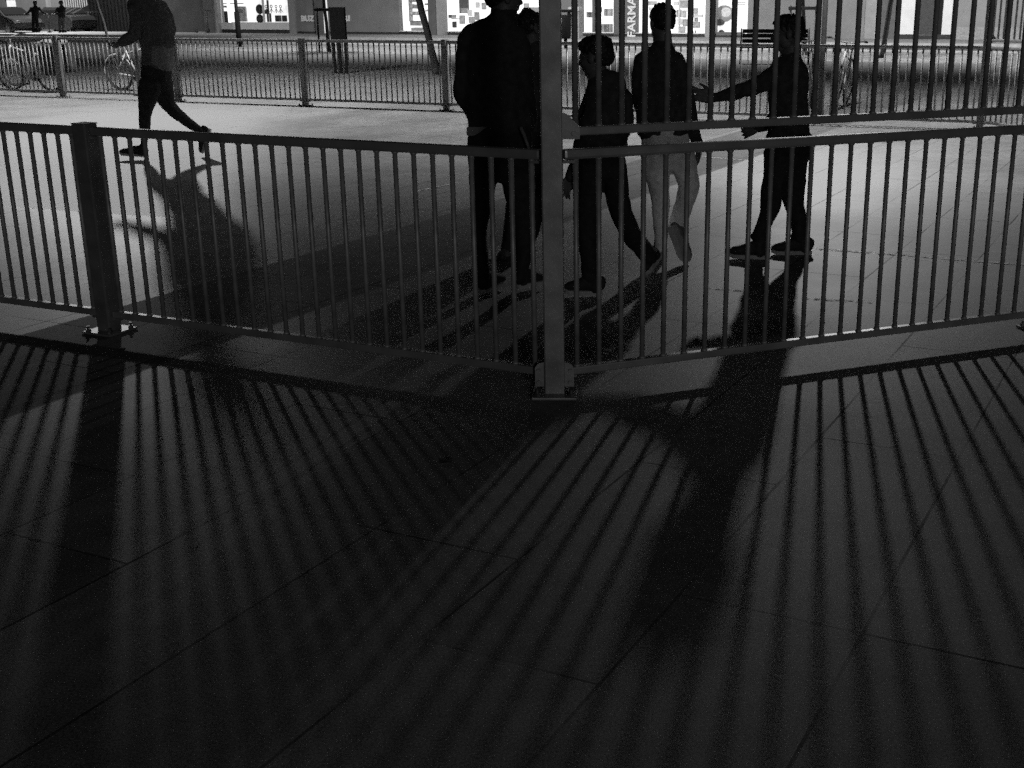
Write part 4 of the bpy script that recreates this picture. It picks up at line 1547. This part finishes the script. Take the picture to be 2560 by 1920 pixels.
wallbox('pillar', 1536, 1557, .1, TOP, PILL, B, depth=.5, proud=.1)
wallbox('sign_panel', 1557, 1592, .28, TOP, mat('sign_grey', .15, .6, var=.05), B, depth=.3, proud=.06)
letters('FARMACIA', 1591, 92, .40, B, LW, 52.2, .10, vertical=True, px1=-62, bold=.02)
wallbox('pillar', 1764, 1788, .1, TOP, PILLL, B, depth=.5, proud=.1)
wallbox('mullion', 1695, 1698, .29, TOP, WHITEP, B, depth=.1)

# products on the pharmacy shelves
SHU = 52.9
def shelf_unit(x0, x1, ys, label, rows, u=SHU):
    t_ = thing('shelf_unit', label, 'shelf', UN(u, fpos(x0, u)), 0, 'pharmacy shelves')
    rnd = random.Random(x0)
    wallbox('upright', x0 - 2, x0, zof(x0, ys[-1] + 2, u), zof(x0, -2, u), MIDP, t_, u=u, depth=.3)
    for y in ys:
        wallbox('shelf_board', x0, x1, zof(x0, y + 1.6, u), zof(x0, y, u), GREYP, t_, u=u, depth=.3)
    for y in ys[:rows]:
        x = x0 + 1
        while x < x1 - 4:
            w_ = rnd.uniform(3, 8)
            hh = rnd.uniform(5, 11)
            m_ = rnd.choice((MIDP, MIDP, WHITEP, GREYP))
            o = wallbox('medicine_box', x, min(x + w_, x1 - .5), zof(x, y, u), zof(x, y - hh, u), m_, None, u=u, depth=.14, proud=-.05)
            tag(o, 'small pale medicine box on the shelf, ' + label.split(' shelf')[0].replace('tall ', ''), 'box', 'medicine boxes ' + str(int(x0)))
            x += w_ + rnd.uniform(.5, 1.5)
    return t_


shelf_unit(1026, 1052, (3.5, 20, 36, 52), 'tall narrow shelf left of the leaning trunk in the pharmacy', 3)
pb = wallbox('picture_board', 1026, 1052, zof(1040, 65), zof(1040, 53), GREYP, None, u=SHU, depth=.1)
tag(pb, 'grey picture board under the narrow pharmacy shelf', 'picture')
t = thing('display_box', 'white display box lettered Ladival at the foot of the narrow shelf', 'display box', UN(SHU - .3, fpos(1028, SHU - .3)))
wallbox('carton', 1028, 1057, .29, zof(1040, 69, SHU - .3), MIDP, t, u=SHU - .3, depth=.3)
letters('Ladival', 1033, 83, .17, t, GREYP, SHU - .3, .012, px1=1053, bold=.0)
rnd = random.Random(3)
spots = [(1064, 8, 1071, 13), (1076, 8, 1083, 12), (1065, 24, 1072, 29), (1078, 24, 1084, 29), (1122, 37, 1140, 45), (1129, 46, 1148, 48), (1131, 54, 1140, 69), (1128, 81, 1135, 89),
         (1153, 20, 1170, 33), (1149, 38, 1162, 60), (1170, 25, 1180, 40), (1172, 42, 1186, 58), (1187, 30, 1198, 50), (1205, 6, 1216, 24), (1190, 5, 1200, 20),
         (1310, 8, 1322, 20), (1324, 18, 1345, 30), (1466, 30, 1480, 44), (1494, 18, 1504, 30), (1510, 22, 1530, 40), (1500, 60, 1530, 84),
         (1618, 3, 1640, 13), (1622, 18, 1634, 26), (1690, 24, 1702, 44), (1704, 26, 1714, 44), (1692, 46, 1704, 62), (1706, 48, 1716, 66), (1694, 66, 1712, 82), (1682, 3, 1694, 14), (1700, 0, 1716, 20),
         (1732, 20, 1742, 35), (1726, 36, 1756, 44), (1735, 45, 1743, 54), (1733, 54, 1748, 70)]
for i, (x0, y0, x1, y1) in enumerate(spots):
    m_ = DARKP if i in (6, 7) else (GREYP, MIDP, WHITEP, MIDP)[i % 4] if i < 21 else (MIDP, WHITEP, GREYP)[i % 3]
    o = wallbox('product_pack', x0, x1, zof(x0, y1, SHU), zof(x0, y0, SHU), m_, None, u=SHU + (i % 3) * .12, depth=.10, bev=.015)
    side = 'left of the standing man' if x0 < 1240 else 'beside the central post' if x0 < 1400 else 'left of the upright sign' if x0 < 1540 else 'right of the upright sign'
    tag(o, 'small product pack in the lit pharmacy window ' + side, 'product pack', 'product packs ' + side)
t = thing('bottle_display', 'white stand with three small bottles low in the pharmacy window right of the sign', 'bottle display', UN(SHU, fpos(1722, SHU)))
wallbox('stand', 1719, 1758, zof(1740, 68, SHU), zof(1740, 67, SHU), MIDP, t, u=SHU, depth=.2)
for x in (1725, 1732, 1738.5):
    c = facade(x, 91, SHU + .1)
    bm = bmesh.new()
    tube(bm, [c - t.location + Vector((0, 0, z)) for z in (0, .22, .26, .32)], [.035, .035, .014, .014], 10)
    link('bottle', finish(bm, True), GREYP, t)

# --- poster window and right-hand walls
B = building('poster_window', 'pale shop window with a large advertising poster left of the bench', 'shop', 1788)
wallbox('poster', 1788, 1862, .33, TOP, POST_, B, u=52.5, depth=.1)
wallbox('sill', 1788, 1864, .2, .33, PILL, B, depth=.3)
wallbox('plinth', 1788, 1864, .1, .2, PLINTH, B, depth=.28)
wallbox('frame', 1862, 1868, .1, TOP, LITG, B, depth=.2, proud=.02)  # right-hand frame glows by itself as a bright line, no lamp there
c = facade(1811, 34, 52.47)
k = 1 / ppm(c.y, 1.5)
for (dx, dy, rx_, ry_, m_, nm) in ((0, 0, 24, 20, mat('poster_grey', .30, .6), 'printed_disc'), (4, -3, 14, 12, mat('poster_white', .72, .6), 'printed_disc'), (-12, 21, 14, 8, DARKP, 'printed_shape'), (-6, 46, 8, 7, DARKP, 'printed_shape')):
    bm = bmesh.new()
    ball(bm, (0, 0, 0), (rx_ * k, .01 if m_ is not DARKP else .012, ry_ * k), Matrix.Rotation(fa, 3, 'Z'), 3)
    o = link(nm, finish(bm, True), m_, B)
    o.location = c + GN * (dx * k) - Vector((0, 0, dy * k)) - GU * (.02 if m_ is DARKP else .01 if 'white' in m_.name else 0) - B.location
for i in range(2):
    wallbox('printed_line', 1827, 1861, zof(1845, 6 + i * 5, 52.45), zof(1845, 4.5 + i * 5, 52.45), GREYP, B, u=52.45, depth=.02)
B = building('grey_side_wall', 'plain grey wall with white door panels and a louvred shutter at right', 'wall', 1868)
wallbox('wall', 1868, 2062, .1, TOP, WALL, B)
wallbox('wall', 2062, 2160, .1, TOP, mat('grey_render_b', .25, .85, var=.08, scale=2), B, depth=.4, proud=.06)
wallbox('pale_strip', 2160, 2187, .1, TOP, PILLL, B, depth=.4, proud=.02)
wallbox('pale_strip', 2187.4, 2192, .1, TOP, WHITEP, B, depth=.4, proud=.06)
wallbox('wall', 2192, 2246, .1, TOP, PILL, B, depth=.3)
wallbox('white_panel', 2246, 2287, .3, TOP, WHITEP, B, depth=.3, proud=.04)
sh = wallbox('shutter', 2291, 2332, .2, TOP, mat('shutter_grey', .06, .6), B, depth=.2)
for i in range(40):
    z = .25 + i * .10
    wallbox('slat', 2291, 2332, z, z + .05, mat('shutter_slat', .10, .5), B, depth=.04, proud=.03).parent = sh
    break
wallbox('dark_doorway', 2332, 2354, .1, TOP, mat('dark_opening_shade', .01), B, depth=.2)  # solid box coloured near black for the shade of an open doorway
wallbox('white_panel', 2354, 2378, .3, TOP, WHITEP, B, depth=.3, proud=.04)
wallbox('plinth', 2246, 2380, .1, .3, PLINTH, B, depth=.3, proud=.02)
wallbox('wall', 2380, 2760, .1, TOP, mat('grey_render_c', .30, .85, var=.1, scale=2), B, depth=.3)
wallbox('skirting', 2380, 2760, .1, .6, mat('pale_skirting', .36, .85), B, depth=.3, proud=.03)

# ------------------------------------------------------------------ parked cars at the far left
CARP = mat('car_paint', .05, .25, metal=.3, var=.05, spec=.6)
GLASS = mat('car_glass', .015, .08, var=.05, spec=.7)


def car(loc, rz, label, paint=CARP):
    t = thing('parked_car', label, 'car', loc, rz, 'parked cars at far left')
    prof = [(-2.1, .45), (-2.08, .75), (-1.95, .95), (-1.5, 1.02), (-.95, 1.42), (.3, 1.45), (1.05, 1.0), (1.9, .86), (2.12, .66), (2.15, .38), (1.75, .22), (-1.8, .22)]
    bm = bmesh.new()
    secs = []
    for y, k in ((-.86, .86), (-.80, .97), (-.3, 1.0), (.3, 1.0), (.80, .97), (.86, .86)):
        secs.append([bm.verts.new((x, y * (1 - .16 * max(0, z - .95) / .5), .22 + (z - .22) * (k if z < 1.0 else 1))) for x, z in prof])
    n = len(prof)
    for A, B_ in zip(secs[:-1], secs[1:]):
        for i in range(n):
            bm.faces.new((A[i], A[(i + 1) % n], B_[(i + 1) % n], B_[i]))
    bm.faces.new(secs[0])
    bm.faces.new(secs[-1][::-1])
    link('body', finish(bm, False), paint, t)
    for nm, pts in (('windscreen', [(.36, -.66, 1.43), (.36, .66, 1.43), (1.0, .74, 1.05), (1.0, -.74, 1.05)]), ('rear_window', [(-1.0, -.66, 1.40), (-1.0, .66, 1.40), (-1.45, .74, 1.07), (-1.45, -.74, 1.07)])):
        bm = bmesh.new()
        f = [bm.verts.new(Vector(q_) + Vector((.02 if nm == 'windscreen' else -.02, 0, .02))) for q_ in pts]
        bm.faces.new(f)
        link(nm, finish(bm), GLASS, t)
    for s in (-1, 1):
        bm = bmesh.new()
        bm.faces.new([bm.verts.new(q_) for q_ in ((-1.3, s * .845, 1.02), (.85, s * .845, 1.02), (.25, s * .74, 1.38), (-.9, s * .74, 1.38))])
        link('side_window', finish(bm), GLASS, t)
        bm = bmesh.new()
        ball(bm, (2.06, s * .62, .70), (.07, .17, .08), None, 2)
        link('headlight', finish(bm, True), CHR, t)
        for x in (-1.3, 1.35):
            bm = bmesh.new()
            tube(bm, [(x, s * .68, .32), (x, s * .87, .32)], .32, 20)
            w = link('wheel', finish(bm), RUB, t)
            bm = bmesh.new()
            tube(bm, [(x, s * .868, .32), (x, s * .882, .32)], .2, 16)
            link('rim', finish(bm), CHR, w)
    return t


g = gp(25, 86)
car((g.x, g.y, 0), R(-35), 'dark parked car at far left below the lit windows')
g = gp(128, 84.5)
car((g.x, g.y + 1.5, 0), R(150), 'second dark parked car between the two scooter riders')

# ------------------------------------------------------------------ small litter on the paving
LFM = mat('dry_leaf', .03, .8, var=.3, scale=60)


def dead_leaf(px, py, label, size=.03, rz=0.4, cat='leaf'):
    g_ = ground_at(px, py)
    bm = bmesh.new()
    pts = [(-1, 0, .02), (-.5, .42, .22), (.1, .5, .12), (.7, .25, .3), (1.1, 0, .1), (.7, -.3, .02), (0, -.5, .25), (-.6, -.36, .1)]
    c_ = bm.verts.new((0, 0, .12 * size))
    c2 = bm.verts.new((0, 0, .02 * size))
    v = [bm.verts.new((x * size, y * size, z * size + .001)) for x, y, z in pts]
    for i in range(8):
        bm.faces.new((c_, v[i], v[(i + 1) % 8]))
        bm.faces.new((c2, v[(i + 1) % 8], v[i]))
    o = link('dead_leaf', finish(bm), LFM, None, (g_.x, g_.y, .002), rz)
    return tag(o, label, cat, 'scraps on the paving')


dead_leaf(1113, 1158, 'small dark dry leaf on the shaded paving, left of centre in front of the railing', .028)
dead_leaf(2056, 806, 'dark curled leaf on the paving just behind the right railing', .03, 1.1)
